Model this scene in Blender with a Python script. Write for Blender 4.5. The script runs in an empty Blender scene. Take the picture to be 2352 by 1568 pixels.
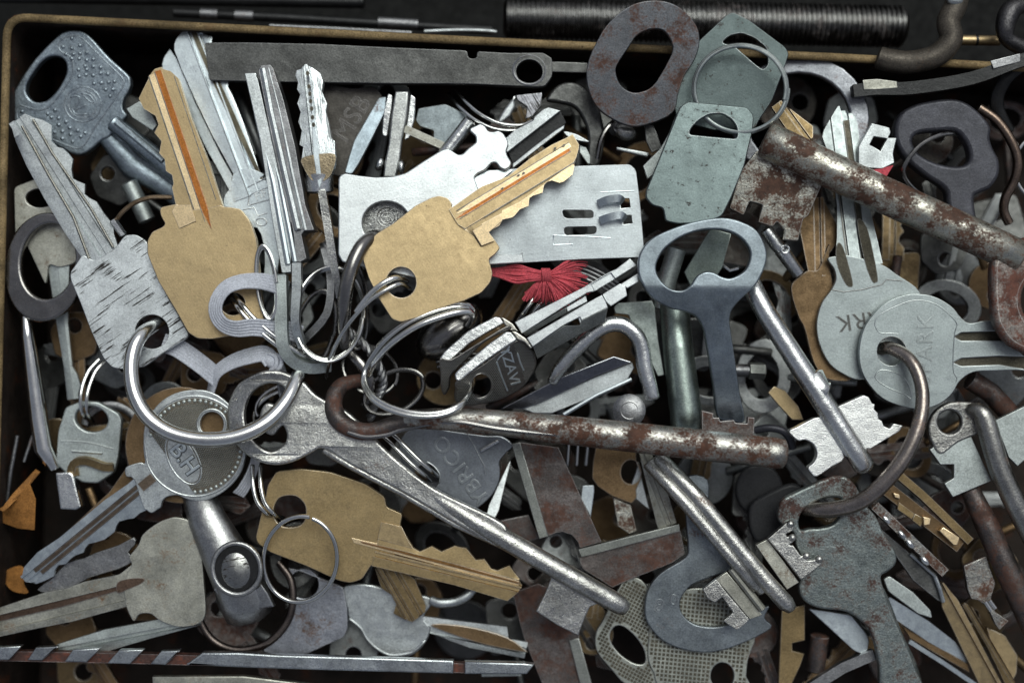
import bpy, bmesh, math, random
from mathutils import Vector
random.seed(7)
# ---------------------------------------------------------------- camera, light, exposure
U = 0.0001            # one drawing unit is a tenth of a millimetre
H = 3500.0            # height of the lens above the reference plane
sc = bpy.context.scene
cam_d = bpy.data.cameras.new('camera')
cam = bpy.data.objects.new('camera', cam_d)
sc.collection.objects.link(cam)
cam.location = (0, 0, H*U)
cam.rotation_euler = (0, 0, 0)
cam_d.sensor_width = 36
cam_d.lens = 36*H/2352.0
cam_d.clip_start = 0.005
cam_d.clip_end = 50
cam_d.dof.use_dof = True
cam_d.dof.focus_distance = (H-95)*U
cam_d.dof.aperture_fstop = 4.5
sc.camera = cam
world = bpy.data.worlds.new('World')
sc.world = world
world.use_nodes = True
wn = world.node_tree.nodes
bg = wn['Background']
sky = wn.new('ShaderNodeTexSky')
sky.sky_type = 'NISHITA'
sky.sun_disc = False
SUN_EL, SUN_AZ = math.radians(58), math.radians(22)      # azimuth clockwise from +Y
sky.sun_elevation = SUN_EL
sky.sun_rotation = SUN_AZ
sky.dust_density = 3.0
sky.air_density = 1.0
hsv = wn.new('ShaderNodeHueSaturation'); hsv.inputs['Saturation'].default_value = .45
world.node_tree.links.new(sky.outputs[0], hsv.inputs['Color']); world.node_tree.links.new(hsv.outputs[0], bg.inputs[0])
bg.inputs[1].default_value = 0.075
sun_d = bpy.data.lights.new('sun', 'SUN')
sun_d.energy = 1.7
sun_d.angle = math.radians(40)
sun_d.color = (0.93, 1.0, 0.935)
sun = bpy.data.objects.new('sun', sun_d)
sc.collection.objects.link(sun)
sd = Vector((math.sin(SUN_AZ)*math.cos(SUN_EL), math.cos(SUN_AZ)*math.cos(SUN_EL), math.sin(SUN_EL)))
sun.rotation_euler = sd.to_track_quat('Z', 'Y').to_euler()
sc.view_settings.view_transform = 'Standard'
sc.view_settings.look = 'None'
sc.view_settings.exposure = -0.05
sc.view_settings.gamma = 1
sc.view_settings.use_curve_mapping = False
sc.cycles.max_bounces = 8
sc.cycles.glossy_bounces = 5
sc.cycles.use_denoising = True

# ---------------------------------------------------------------- measuring helpers
F = 2352/3736.0
REG = {'a1': (0, 0, 1.867), 'a2': (900, 0, 1.867), 'a3': (1800, 0, 1.867), 'a4': (2736, 0, 1.867),
       'b1': (0, 800, 1.867), 'b2': (900, 800, 1.867), 'b3': (1800, 800, 1.867), 'b4': (2736, 800, 1.867),
       'c1': (0, 1640, 1.843), 'c2': (900, 1640, 1.843), 'c3': (1800, 1640, 1.843), 'c4': (2736, 1640, 1.843),
       'd1': (1150, 300, 4.48), 'd2': (1600, 1150, 4.48), 'd5': (1400, 1500, 3.484), 'd6': (500, 1400, 3.484),
       'd4': (850, 550, 3.484), 'd7': (1650, 300, 3.36), 'd8': (900, 1180, 3.7333),
       'e2': (0, 1900, 3.137), 'e3': (900, 2050, 3.555), 'e4': (1800, 1600, 3.137), 'e5': (2500, 1500, 3.137),
       'e6': (3136, 1900, 2.653), 'e7': (2700, 700, 3.137), 'e8': (2500, 900, 2.614), 'v': (0, 0, F)}
def P(s):
    out, r = [], REG['v']
    for tok in s.split():
        if tok in REG: r = REG[tok]; continue
        c = [float(q) for q in tok.split(',')]
        out.append(tuple([(r[0]+c[0]/r[2])*F, (r[1]+c[1]/r[2])*F] + c[2:]))
    return out
def sm(pts, n=4, closed=True):
    N, out = len(pts), []
    rng = range(N) if closed else range(N-1)
    for i in rng:
        if closed: p = [pts[(i+k-1) % N] for k in range(4)]
        else: p = [pts[max(0, min(N-1, i+k-1))] for k in range(4)]
        for j in range(n):
            t = j/n
            out.append(tuple(0.5*((2*p[1][d])+(-p[0][d]+p[2][d])*t+(2*p[0][d]-5*p[1][d]+4*p[2][d]-p[3][d])*t*t
                             + (-p[0][d]+3*p[1][d]-3*p[2][d]+p[3][d])*t**3) for d in range(len(p[1]))))
    if not closed: out.append(tuple(pts[-1]))
    return out
def rc(pts, r=4, n=3):
    out, N = [], len(pts)
    for i in range(N):
        a, b, c = Vector(pts[i-1][:2]), Vector(pts[i][:2]), Vector(pts[(i+1) % N][:2])
        d1, d2 = (a-b), (c-b)
        if d1.length < 1e-3 or d2.length < 1e-3: out.append(tuple(b)); continue
        q = min(r, d1.length*.45, d2.length*.45)
        s, e = b+d1.normalized()*q, b+d2.normalized()*q
        for k in range(n+1):
            t = k/n
            m = s*(1-t)**2+b*2*t*(1-t)+e*t*t
            out.append((m.x, m.y))
    return out
def circ(cx, cy, rx, ry=None, rot=0, n=28):
    ry = ry or rx; c, s = math.cos(math.radians(rot)), math.sin(math.radians(rot)); o = []
    for i in range(n):
        a = 2*math.pi*i/n; x, y = rx*math.cos(a), ry*math.sin(a)
        o.append((cx+x*c-y*s, cy+x*s+y*c))
    return o
def inside(p, poly):
    x, y = p; r = False; j = len(poly)-1
    for i in range(len(poly)):
        xi, yi = poly[i][:2]; xj, yj = poly[j][:2]
        if (yi > y) != (yj > y) and x < (xj-xi)*(y-yi)/(yj-yi)+xi: r = not r
        j = i
    return r
def Z(z, c=None, gx=0.0, gy=0.0):
    if c is None: return lambda x, y: z
    return lambda x, y: z+gx*(x-c[0])+gy*(y-c[1])
def zfun(z): return z if callable(z) else (lambda x, y: z)
def W(x, y, ztop, z):
    k = 1-ztop/H
    return ((x-1176)*k, (784-y)*k, z)

# ---------------------------------------------------------------- things and parts
THINGS = []
class Part:
    def __init__(s, name, mat, sub=None, label=None, sharp=35):
        s.name, s.mat, s.sub, s.label, s.sharp = name, mat, sub, label, sharp
        s.v, s.f, s.ob = [], [], None
    def add(s, v, f):
        o = len(s.v); s.v += v; s.f += [tuple(i+o for i in q) for q in f]; return s
class Thing:
    def __init__(s, name, label, cat, group=None, kind=None):
        s.name, s.label, s.cat, s.group, s.kind, s.parts = name, label, cat, group, kind, []
        THINGS.append(s)
    def part(s, name, mat, sub=None, label=None, sharp=35):
        p = Part(name, mat, sub, label, sharp); s.parts.append(p); return p

def blunt(pl, q=1.2):
    out, N = [], len(pl)
    for i in range(N):
        a, b, c = Vector(pl[i-1][:2]), Vector(pl[i][:2]), Vector(pl[(i+1) % N][:2])
        if (a-b).length < .05: continue
        if (a-b).length > 3 and (c-b).length > 3 and (a-b).angle(c-b) < .75:
            for d in ((a-b).normalized(), (c-b).normalized()): out.append(tuple(b+d*q))
        else: out.append(tuple(b))
    return out
def g_plate(outline, holes=(), z=0, t=16, bev=1.6, res=1):
    zf = zfun(z); outline = blunt(outline)
    cu = bpy.data.curves.new('tmp', 'CURVE'); cu.dimensions = '2D'; cu.fill_mode = 'BOTH'
    cu.extrude = max(t/2-bev, .1); cu.bevel_depth = bev; cu.bevel_resolution = res; cu.offset = -bev
    for pl in [outline]+list(holes):
        sp = cu.splines.new('POLY'); sp.points.add(len(pl)-1); sp.use_cyclic_u = True
        for i, p in enumerate(pl): sp.points[i].co = (p[0], -p[1], 0, 1)
    ob = bpy.data.objects.new('tmp', cu)
    me = ob.to_mesh()
    vs = []
    for q in me.vertices:
        x, y, dz = q.co.x, -q.co.y, q.co.z
        zt = zf(x, y); vs.append(W(x, y, zt, zt+dz-t/2))
    fs = [tuple(p.vertices) for p in me.polygons]
    ob.to_mesh_clear(); bpy.data.objects.remove(ob); bpy.data.curves.remove(cu)
    return vs, fs
def g_text(s, c, size, ang, z=0, h=2.0, mirror=False, bev=.4, space=1.0):
    zf = zfun(z)
    cu = bpy.data.curves.new('tmp', 'FONT'); cu.body = s; cu.size = size; cu.align_x = 'CENTER'; cu.align_y = 'CENTER'
    cu.extrude = h/2; cu.bevel_depth = bev; cu.space_character = space; cu.resolution_u = 3
    ob = bpy.data.objects.new('tmp', cu); me = ob.to_mesh()
    ca, sa = math.cos(math.radians(ang)), math.sin(math.radians(ang)); vs = []
    for q in me.vertices:
        lx, ly = q.co.x*(-1 if mirror else 1), -q.co.y
        x, y = c[0]+lx*ca-ly*sa, c[1]+lx*sa+ly*ca
        zt = zf(x, y); vs.append(W(x, y, zt, zt+q.co.z+h/2-.8))
    fs = [tuple(p.vertices) for p in me.polygons]
    ob.to_mesh_clear(); bpy.data.objects.remove(ob); bpy.data.curves.remove(cu)
    return vs, fs
def interp(pl, s):
    if s <= pl[0][0]: return pl[0][1]
    for a, b in zip(pl, pl[1:]):
        if s <= b[0]: return a[1]+(b[1]-a[1])*(s-a[0])/max(1e-6, b[0]-a[0])
    return pl[-1][1]
def g_blade(p0, p1, left, right, prof, z0, z1, t=16, step=12):
    ax = Vector((p1[0]-p0[0], p1[1]-p0[1])); L = ax.length; ax.normalize(); nx = Vector((-ax.y, ax.x))
    def conv(pl):
        o = []
        for q in pl:
            d = Vector((q[0]-p0[0], q[1]-p0[1])); o.append([d.dot(ax), d.dot(nx)])
        o.sort(key=lambda e: e[0]); return o
    A, B = conv(left), conv(right)
    if sum(e[1] for e in A)/len(A) > sum(e[1] for e in B)/len(B): A, B = B, A
    smin, smax = min(A[0][0], B[0][0]), max(A[-1][0], B[-1][0])
    st = sorted(set([round(e[0], 2) for e in A+B]+[smin+i*step for i in range(int((smax-smin)/step)+1)]+[smax]))
    prof = sorted(prof); n = len(prof)+2; vs, fs = [], []
    for s in st:
        a, b = interp(A, s), interp(B, s)
        if a > b: a = b = (a+b)/2
        base = z0+(z1-z0)*s/L; row = []
        for i, v in enumerate([a]+[min(max(q[0], a), b) for q in prof]+[b]):
            dz = interp(prof, v) if prof else 0
            dz *= 1.4
            if prof and (i == 0 or i == n-1): dz -= 1.2
            x, y = p0[0]+ax.x*s+nx.x*v, p0[1]+ax.y*s+nx.y*v
            row.append(W(x, y, base, base+dz))
        for i, v in enumerate([b, a]):
            x, y = p0[0]+ax.x*s+nx.x*v, p0[1]+ax.y*s+nx.y*v
            row.append(W(x, y, base, base-t))
        vs += row
    m = n+2
    for i in range(len(st)-1):
        for j in range(m):
            k = (j+1) % m
            fs.append((i*m+j, i*m+k, (i+1)*m+k, (i+1)*m+j))
    fs.append(tuple(range(m))); fs.append(tuple((len(st)-1)*m+i for i in range(m)))
    return vs, fs
def g_strip(p0, p1, v0, v1, s0, s1, z0, z1, t=3, taper=0):
    """band parallel to the axis p0-p1, between offsets v0 and v1"""
    ax = Vector((p1[0]-p0[0], p1[1]-p0[1])).normalized(); nx = Vector((-ax.y, ax.x)); o = Vector(p0[:2]); m = (v0+v1)/2
    q = lambda s, v: tuple(o+ax*s+nx*v)
    a = [q(s0, m-.3 if taper else v0), q(s0+max(taper, 1), v0), q(s1, v0)]; b = [q(s0, m+.3 if taper else v1), q(s0+max(taper, 1), v1), q(s1, v1)]
    return g_blade(p0, p1, a, b, [], z0, z1, t)
def g_tube(path, r, n=14, sq=1.0, phase=0.0, closed=False, caps=True, flat=None, rib=0):
    """path: (x, y, z[, radius]) in picture units; flat: (wide, thin) ellipse instead of a circle"""
    pts = [Vector(W(p[0], p[1], p[2], p[2])) for p in path]
    rad = [(p[3] if len(p) > 3 else r) for p in path]
    N = len(pts); vs, fs = [], []; up = None
    for i in range(N):
        if closed: tg = pts[(i+1) % N]-pts[i-1]
        else: tg = pts[min(N-1, i+1)]-pts[max(0, i-1)]
        tg.normalize()
        if up is None:
            up = Vector((0, 0, 1))
            if abs(tg.z) > .92: up = Vector((1, 0, 0))
        up = (up-tg*up.dot(tg)).normalized(); sd_ = tg.cross(up)
        for k in range(n):
            a = 2*math.pi*k/n+phase
            ca, sa = math.cos(a), math.sin(a); rr = rad[i]
            if flat: w_, h_ = flat; q = 1+(rib*math.cos(a*rib_n) if rib else 0); off = sd_*(ca*w_*rr)+up*(sa*h_*rr*q)
            else: off = sd_*(ca*rr)+up*(sa*rr*sq)
            vs.append(tuple(pts[i]+off))
    rg = N if closed else N-1
    for i in range(rg):
        for k in range(n):
            a, b = i*n+k, i*n+(k+1) % n; c, d = ((i+1) % N)*n+(k+1) % n, ((i+1) % N)*n+k
            fs.append((a, b, c, d))
    if not closed and caps:
        for base, i, sgn in ((0, 0, -1), ((N-1)*n, N-1, 1)):
            j = 1 if i == 0 else N-2
            d = (pts[i]-pts[j]).normalized()*rad[i]*.18
            o = len(vs); c = pts[i]
            for k in range(n): vs.append(tuple(c+(Vector(vs[base+k])-c)*.72+d))
            for k in range(n): fs.append((base+k, base+(k+1) % n, o+(k+1) % n, o+k))
            fs.append(tuple(o+k for k in range(n)))
    return vs, fs
rib_n = 1
def g_ribbon(path, w, th, ribs=6, amp=1.2):
    """path: (x, y, z, roll degrees) ; a woven band with lengthwise ribs"""
    pts = [Vector(W(p[0], p[1], p[2], p[2])) for p in path]; N = len(pts)
    m = ribs*6+1; vs, fs = [], []
    for i in range(N):
        tg = (pts[min(N-1, i+1)]-pts[max(0, i-1)]).normalized()
        up = Vector((0, 0, 1)); up = (up-tg*up.dot(tg))
        up = up.normalized() if up.length > .05 else Vector((0, 1, 0)); sd_ = tg.cross(up)
        a = math.radians(path[i][3]); wv = sd_*math.cos(a)+up*math.sin(a); nv = up*math.cos(a)-sd_*math.sin(a)
        for side in (1, -1):
            for k in range(m):
                u = k/(m-1); v = (u-.5)*w
                hgt = th/2+amp*abs(math.sin(math.pi*ribs*u))-(th/2 if k in (0, m-1) else 0)
                vs.append(tuple(pts[i]+wv*v*side+nv*hgt*side+nv*.25*((i % 2)*2-1)*side))
    R = 2*m
    for i in range(N-1):
        for k in range(R):
            q = (k+1) % R
            fs.append((i*R+k, i*R+q, (i+1)*R+q, (i+1)*R+k))
    fs.append(tuple(range(R))); fs.append(tuple((N-1)*R+i for i in range(R)))
    return vs, fs
def g_dome(x, y, z, r, h, n=8, rings=2):
    vs, fs = [], []
    for j in range(rings):
        a = j/rings*math.pi/2
        for k in range(n):
            b = 2*math.pi*k/n
            X, Y = x+r*math.cos(a)*math.cos(b), y+r*math.cos(a)*math.sin(b)
            vs.append(W(X, Y, z, z-.3+h*math.sin(a)))
    vs.append(W(x, y, z, z+h))
    for j in range(rings-1):
        for k in range(n): fs.append((j*n+k, j*n+(k+1) % n, (j+1)*n+(k+1) % n, (j+1)*n+k))
    for k in range(n): fs.append(((rings-1)*n+k, (rings-1)*n+(k+1) % n, rings*n))
    return vs, fs
def g_ball(x, y, z, rx, ry, rz, rot=0, n=16):
    vs, fs = [], []; c, s = math.cos(math.radians(rot)), math.sin(math.radians(rot))
    m = 9
    for j in range(m):
        a = -math.pi/2+math.pi*(j+.001)/(m-1.0+.002)
        for k in range(n):
            b = 2*math.pi*k/n; lx, ly = rx*math.cos(a)*math.cos(b), ry*math.cos(a)*math.sin(b)
            vs.append(W(x+lx*c-ly*s, y+lx*s+ly*c, z, z+rz*math.sin(a)))
    for j in range(m-1):
        for k in range(n): fs.append((j*n+k, j*n+(k+1) % n, (j+1)*n+(k+1) % n, (j+1)*n+k))
    return vs, fs
def stroke(path, r, z, closed=False):            # raised line following a surface
    zf = zfun(z)
    return g_tube([(p[0], p[1], zf(p[0], p[1])) for p in path], r, n=8, closed=closed, sq=.8)
def ell(cx, cy, rx, ry, rot, z0, zc=0, zs=0, a0=0, a1=360, n=64, grow=0, rise=0):
    """ellipse path; z = z0 + zc*cos + zs*sin (screen axes); grow/rise per turn for coils"""
    c, s = math.cos(math.radians(rot)), math.sin(math.radians(rot)); o = []
    N = max(4, int(n*abs(a1-a0)/360))
    for i in range(N+1):
        d = a0+(a1-a0)*i/N; a = math.radians(d); q = 1+grow*(d-a0)/360/max(rx, 1)
        x, y = rx*q*math.cos(a), ry*q*math.sin(a); X, Y = x*c-y*s, x*s+y*c
        o.append((cx+X, cy+Y, z0+zc*X/max(rx, ry)+zs*Y/max(rx, ry)+rise*(d-a0)/360))
    return o

def finish():
    col = sc.collection
    for T in THINGS:
        parts = [p for p in T.parts if p.v]
        if not parts: continue
        xs = [v[0] for p in parts for v in p.v]; ys = [v[1] for p in parts for v in p.v]; zs = [v[2] for p in parts for v in p.v]
        org = Vector(((min(xs)+max(xs))/2, (min(ys)+max(ys))/2, min(zs)))
        single = len(parts) == 1
        root = None
        if not single:
            root = bpy.data.objects.new(T.name, None); col.objects.link(root); root.location = org*U
            root.empty_display_size = .002
        for p in parts:
            me = bpy.data.meshes.new(p.name)
            me.from_pydata([tuple((Vector(v)-org)*U) for v in p.v], [], p.f); me.validate()
            bm = bmesh.new(); bm.from_mesh(me)
            bmesh.ops.recalc_face_normals(bm, faces=bm.faces); bm.to_mesh(me); bm.free()
            me.polygons.foreach_set('use_smooth', [True]*len(me.polygons))
            me.set_sharp_from_angle(angle=math.radians(p.sharp))
            me.materials.append(p.mat); me.update()
            o = bpy.data.objects.new(T.name if single else p.name, me); col.objects.link(o); p.ob = o
            if single: o.location = org*U; root = o
            else: o.parent = p.sub.ob if p.sub else root
            if p.label and not single: o['label'] = p.label
        if T.kind: root['kind'] = T.kind
        else:
            root['label'] = T.label; root['category'] = T.cat
        if T.kind == 'structure' and T.label: root['label'] = T.label
        if T.group: root['group'] = T.group

# ---------------------------------------------------------------- materials
MC = {}
def metal(name, col, rough=.4, rust=0.0, rcol=(.11, .035, .014), speck=0.0, grain=.2, bump=.25, patch=.25, metallic=1.0,
          streak=0.0, sang=0.0, scol=(.03, .026, .024), bscale=.22, spsz=.09, brush=None, low=2.2):
    if name in MC: return MC[name]
    m = bpy.data.materials.new(name); m.use_nodes = True; nt = m.node_tree; N = nt.nodes; L = nt.links
    b = N['Principled BSDF']
    tc = N.new('ShaderNodeTexCoord'); oi = N.new('ShaderNodeObjectInfo')
    mp = N.new('ShaderNodeVectorMath'); mp.operation = 'MULTIPLY_ADD'
    mp.inputs[1].default_value = (10000,)*3
    rm = N.new('ShaderNodeVectorMath'); rm.operation = 'SCALE'; rm.inputs[0].default_value = (913, 517, 331)
    L.new(oi.outputs['Random'], rm.inputs['Scale']); L.new(tc.outputs['Object'], mp.inputs[0]); L.new(rm.outputs[0], mp.inputs[2])
    V = mp.outputs[0]
    def noise(scale, det=4, rg=.6, vec=None):
        n = N.new('ShaderNodeTexNoise'); n.inputs['Scale'].default_value = scale; n.inputs['Detail'].default_value = det
        n.inputs['Roughness'].default_value = rg; L.new(vec or V, n.inputs['Vector']); return n.outputs[0]
    def ramp(src, a, c, v0=0.0, v1=1.0):
        n = N.new('ShaderNodeMapRange'); n.inputs[1].default_value = a; n.inputs[2].default_value = c
        n.inputs[3].default_value = v0; n.inputs[4].default_value = v1; L.new(src, n.inputs[0]); return n.outputs[0]
    def math_(op, a, c):
        n = N.new('ShaderNodeMath'); n.operation = op
        for i, q in enumerate((a, c)):
            if isinstance(q, (int, float)): n.inputs[i].default_value = q
            else: L.new(q, n.inputs[i])
        return n.outputs[0]
    def mix(f, a, c):
        n = N.new('ShaderNodeMix'); n.data_type = 'RGBA'
        if isinstance(f, (int, float)): n.inputs[0].default_value = f
        else: L.new(f, n.inputs[0])
        for i, q in ((6, a), (7, c)):
            if isinstance(q, tuple): n.inputs[i].default_value = (*q, 1)
            else: L.new(q, n.inputs[i])
        return n.outputs[2]
    big = noise(.014, 5, .62); med = noise(.06, 5, .65); fine = noise(.30, 3, .65)
    dk = tuple(c*(1-patch*1.5) for c in col); lt = tuple(min(1, c*(1+patch*.5)) for c in col)
    c = mix(ramp(big, .32, .68), dk, lt)
    c = mix(ramp(med, .35, .7, 0, patch*.9), c, tuple(q*.55 for q in col))
    hs = N.new('ShaderNodeHueSaturation'); L.new(c, hs.inputs['Color']); L.new(ramp(fine, .28, .72, 1-grain*1.7, 1+grain*1.7), hs.inputs['Value'])
    c = hs.outputs[0]
    ro = ramp(med, .3, .75, rough*.8, min(1, rough*1.35)); me = None; bh = None
    if brush is not None:
        mv = N.new('ShaderNodeMapping'); mv.inputs['Rotation'].default_value = (0, 0, math.radians(-brush)); L.new(V, mv.inputs[0])
        m2 = N.new('ShaderNodeMapping'); m2.inputs['Scale'].default_value = (.03, 1, 1); L.new(mv.outputs[0], m2.inputs[0])
        bh = noise(.35, 3, .7, m2.outputs[0])
        h2 = N.new('ShaderNodeHueSaturation'); L.new(c, h2.inputs['Color']); L.new(ramp(bh, .3, .7, .93, 1.06), h2.inputs['Value']); c = h2.outputs[0]
    mask = None
    if streak:
        mv = N.new('ShaderNodeMapping'); mv.inputs['Rotation'].default_value = (0, 0, math.radians(sang)); L.new(V, mv.inputs[0])
        m2 = N.new('ShaderNodeMapping'); m2.inputs['Scale'].default_value = (.05, 1, 1); L.new(mv.outputs[0], m2.inputs[0])
        s_ = noise(.24, 3, .6, m2.outputs[0]); s2 = noise(.02, 3, .5)
        s_ = math_('ADD', s_, math_('MULTIPLY', math_('SUBTRACT', s2, .5), .5))
        mk = ramp(s_, .62-streak*.14, .66-streak*.14)
        c = mix(mk, c, scol); ro = math_('ADD', ro, math_('MULTIPLY', mk, .2))
        me = math_('MULTIPLY', mk, .6)
    if speck:
        s_ = noise(spsz, 6, .75); mk = ramp(s_, .70-speck*.16, .74-speck*.16)
        c = mix(math_('MULTIPLY', mk, .85), c, (.035, .022, .016)); ro = math_('ADD', ro, math_('MULTIPLY', mk, .25))
        me = mk if me is None else math_('MAXIMUM', me, mk)
    if rust:
        r1 = noise(.015, 10, .70); r2 = noise(.2, 4, .6)
        mk = ramp(math_('ADD', r1, math_('MULTIPLY', math_('SUBTRACT', r2, .5), .38)), .62-rust*.28, .76-rust*.28)
        rc2 = mix(ramp(noise(.05, 5, .7), .35, .7), tuple(q*.45 for q in rcol), tuple(min(1, q*1.5) for q in rcol))
        c = mix(mk, c, rc2); ro = math_('MAXIMUM', ro, math_('MULTIPLY', mk, .75))
        me = mk if me is None else math_('MAXIMUM', me, mk)
    if metallic > .9:
        bv = N.new('ShaderNodeBevel'); bv.samples = 4; bv.inputs['Radius'].default_value = .00028
        ge = N.new('ShaderNodeNewGeometry'); dt = N.new('ShaderNodeVectorMath'); dt.operation = 'DOT_PRODUCT'
        L.new(bv.outputs[0], dt.inputs[0]); L.new(ge.outputs['Normal'], dt.inputs[1])
        ew = math_('MULTIPLY', ramp(dt.outputs['Value'], .995, .90), ramp(med, .3, .6, .25, .8))
        c = mix(ew, c, tuple(min(.9, q*.5+.42) for q in col)); ro = math_('SUBTRACT', ro, math_('MULTIPLY', ew, rough*.35))
    L.new(c, b.inputs['Base Color']); L.new(ro, b.inputs['Roughness'])
    if me is not None: L.new(math_('SUBTRACT', metallic, math_('MULTIPLY', me, .85*metallic)), b.inputs['Metallic'])
    else: b.inputs['Metallic'].default_value = metallic
    if bump:
        bp = N.new('ShaderNodeBump'); bp.inputs['Strength'].default_value = bump; bp.inputs['Distance'].default_value = .00015 if bump < .8 else .00022
        hgt = math_('ADD', math_('MULTIPLY', noise(bscale, 5, .65), 1.0), math_('MULTIPLY', noise(.025 if low == 2.2 else .008, 2, .5), low))
        if bh is not None: hgt = math_('ADD', hgt, math_('MULTIPLY', bh, .28))
        if me is not None: hgt = math_('SUBTRACT', hgt, math_('MULTIPLY', me, .25))
        L.new(hgt, bp.inputs['Height']); L.new(bp.outputs[0], b.inputs['Normal'])
    if metallic < .05: b.inputs['Specular IOR Level'].default_value = .15
    MC[name] = m; return m
pale = metal('pale_nickel', (.64, .70, .73), .36, speck=.16, grain=.10, bump=.16, patch=.10, brush=-60, low=8)
white = metal('bright_zinc_plate', (.73, .76, .77), .36, speck=.22, grain=.10, bump=.16, patch=.10, brush=12, low=5)
nickel = metal('worn_nickel', (.58, .61, .62), .42, speck=.25, grain=.2, bump=.18, patch=.22)
nickel_g = metal('dull_nickel_green', (.50, .54, .53), .5, speck=.25, grain=.2, bump=.15, patch=.2)
nickel_w = metal('scraped_nickel', (.66, .69, .71), .45, speck=.2, streak=.12, sang=-35, grain=.15, bump=.15, patch=.2)
nickel_y = metal('stained_nickel', (.50, .49, .43), .5, speck=.25, rust=.22, rcol=(.14, .08, .045), grain=.2, bump=.15, patch=.3)
spark = metal('satin_nickel', (.44, .485, .485), .44, speck=.16, grain=.12, bump=.16, patch=.12, low=8)
blued = metal('blued_steel', (.34, .39, .43), .36, speck=.32, grain=.15, bump=.18, patch=.25)
cast = metal('zinc_casting', (.36, .42, .47), .42, speck=.1, grain=.28, bump=.5, patch=.2, bscale=.16)
tagm = metal('grey_green_enamel_tag', (.175, .215, .215), .38, speck=.62, grain=.1, bump=.16, patch=.12, spsz=.06, low=9)
dark = metal('dark_steel', (.125, .125, .122), .42, speck=.3, grain=.25, bump=.3, patch=.3)
darkp = metal('dark_painted_iron', (.055, .055, .068), .4, grain=.25, bump=.2, patch=.2, metallic=.5)
black = metal('black_oiled_iron', (.025, .025, .026), .35, grain=.3, bump=.3, patch=.3, metallic=.6)
mid = metal('grey_steel', (.30, .30, .31), .42, speck=.3, rust=.08, grain=.25, bump=.3, patch=.3)
brass = metal('dull_brass', (.46, .345, .195), .42, speck=.26, grain=.10, bump=.16, patch=.06, brush=-58, low=9)
brass_b = metal('milled_brass', (.86, .66, .40), .38, speck=.2, grain=.15, bump=.12, patch=.12)
brass_d = metal('aged_brass', (.30, .215, .11), .48, speck=.15, grain=.2, bump=.12, patch=.2)
bronze = metal('brown_bronze', (.22, .145, .08), .5, speck=.2, grain=.2, bump=.2, patch=.25)
orange = metal('groove_reflection', (.44, .165, .045), .36, speck=.1, grain=.2, bump=.2, patch=.15)  # orange base colour paints brass light reflected inside the grooves
chrome = metal('polished_steel', (.85, .85, .83), .17, speck=.1, grain=.08, bump=.05, patch=.12)
chromed = metal('dark_polished_steel', (.30, .285, .275), .24, speck=.15, grain=.12, bump=.1, patch=.25)
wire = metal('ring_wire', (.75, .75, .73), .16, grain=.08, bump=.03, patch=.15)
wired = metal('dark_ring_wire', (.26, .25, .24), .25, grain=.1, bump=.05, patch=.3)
silver = metal('bright_rough_steel', (.80, .81, .81), .26, speck=.25, grain=.15, bump=.45, patch=.2, bscale=.13)
sparkle = metal('pitted_bright_steel', (.60, .59, .565), .30, speck=.55, rust=.06, grain=.3, bump=.7, patch=.3, bscale=.24)
pitted = metal('pitted_steel', (.42, .41, .39), .34, speck=.4, rust=.14, grain=.3, bump=.9, patch=.3, bscale=.16)
rusty = metal('rusted_steel', (.46, .45, .42), .30, rust=.74, rcol=(.085, .035, .02), speck=.3, grain=.25, bump=.6, patch=.3)
rusty2 = metal('brown_rusted_iron', (.16, .14, .135), .48, rust=.62, rcol=(.085, .038, .026), grain=.25, bump=.4, patch=.3)
brushed = metal('brushed_bright_steel', (.66, .70, .72), .32, streak=.35, sang=83, scol=(.30, .32, .33), grain=.2, bump=.25, patch=.2)
rustw = metal('rust_patched_washer', (.155, .16, .175), .4, rust=.56, rcol=(.075, .034, .024), speck=.35, grain=.2, bump=.2, patch=.2)
rustbow = metal('red_rusted_iron', (.3, .27, .25), .45, rust=.88, rcol=(.12, .045, .03), grain=.3, bump=.6, patch=.2)
rustbar = metal('worn_rusty_barrel', (.60, .59, .52), .30, rust=.74, rcol=(.088, .042, .027), speck=.35, grain=.2, bump=.5, patch=.2)
corr = metal('corroded_grey_iron', (.36, .40, .39), .46, rust=.52, rcol=(.07, .035, .028), speck=.35, grain=.3, bump=.6, patch=.3)
edge_g = metal('ground_steel_edge', (.30, .31, .29), .45, speck=.25, grain=.2, bump=.2, patch=.25)
rimm = metal('worn_painted_rim', (.27, .19, .095), .55, speck=.5, rust=.2, rcol=(.16, .10, .05), grain=.3, bump=.4, patch=.4, metallic=0)
boxm = metal('dark_box_paint', (.03, .022, .018), .6, rust=.15, grain=.3, bump=.3, patch=.4, metallic=0)
tablem = metal('dark_table_top', (.004, .004, .004), .6, grain=.3, bump=.3, patch=.3, metallic=0)
lace = metal('woven_elastic', (.54, .555, .62), .9, grain=.18, bump=.5, patch=.1, metallic=0, bscale=.5)
redm = metal('red_thread', (.74, .12, .15), .8, grain=.25, bump=.4, patch=.3, metallic=0, bscale=.5)
leafm = metal('dry_leaf', (.36, .16, .045), .7, speck=.2, grain=.25, bump=.6, patch=.35, metallic=0, bscale=.1)
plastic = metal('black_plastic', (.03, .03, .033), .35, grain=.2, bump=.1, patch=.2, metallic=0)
engr = metal('darkened_relief', (.13, .13, .125), .5, grain=.2, bump=.2, patch=.2)
groove = metal('groove_shade_and_stain', (.10, .09, .07), .45, speck=.2, grain=.25, bump=.3, patch=.3)  # dark colour paints the shade in grooves and notches, plus small stains

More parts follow.
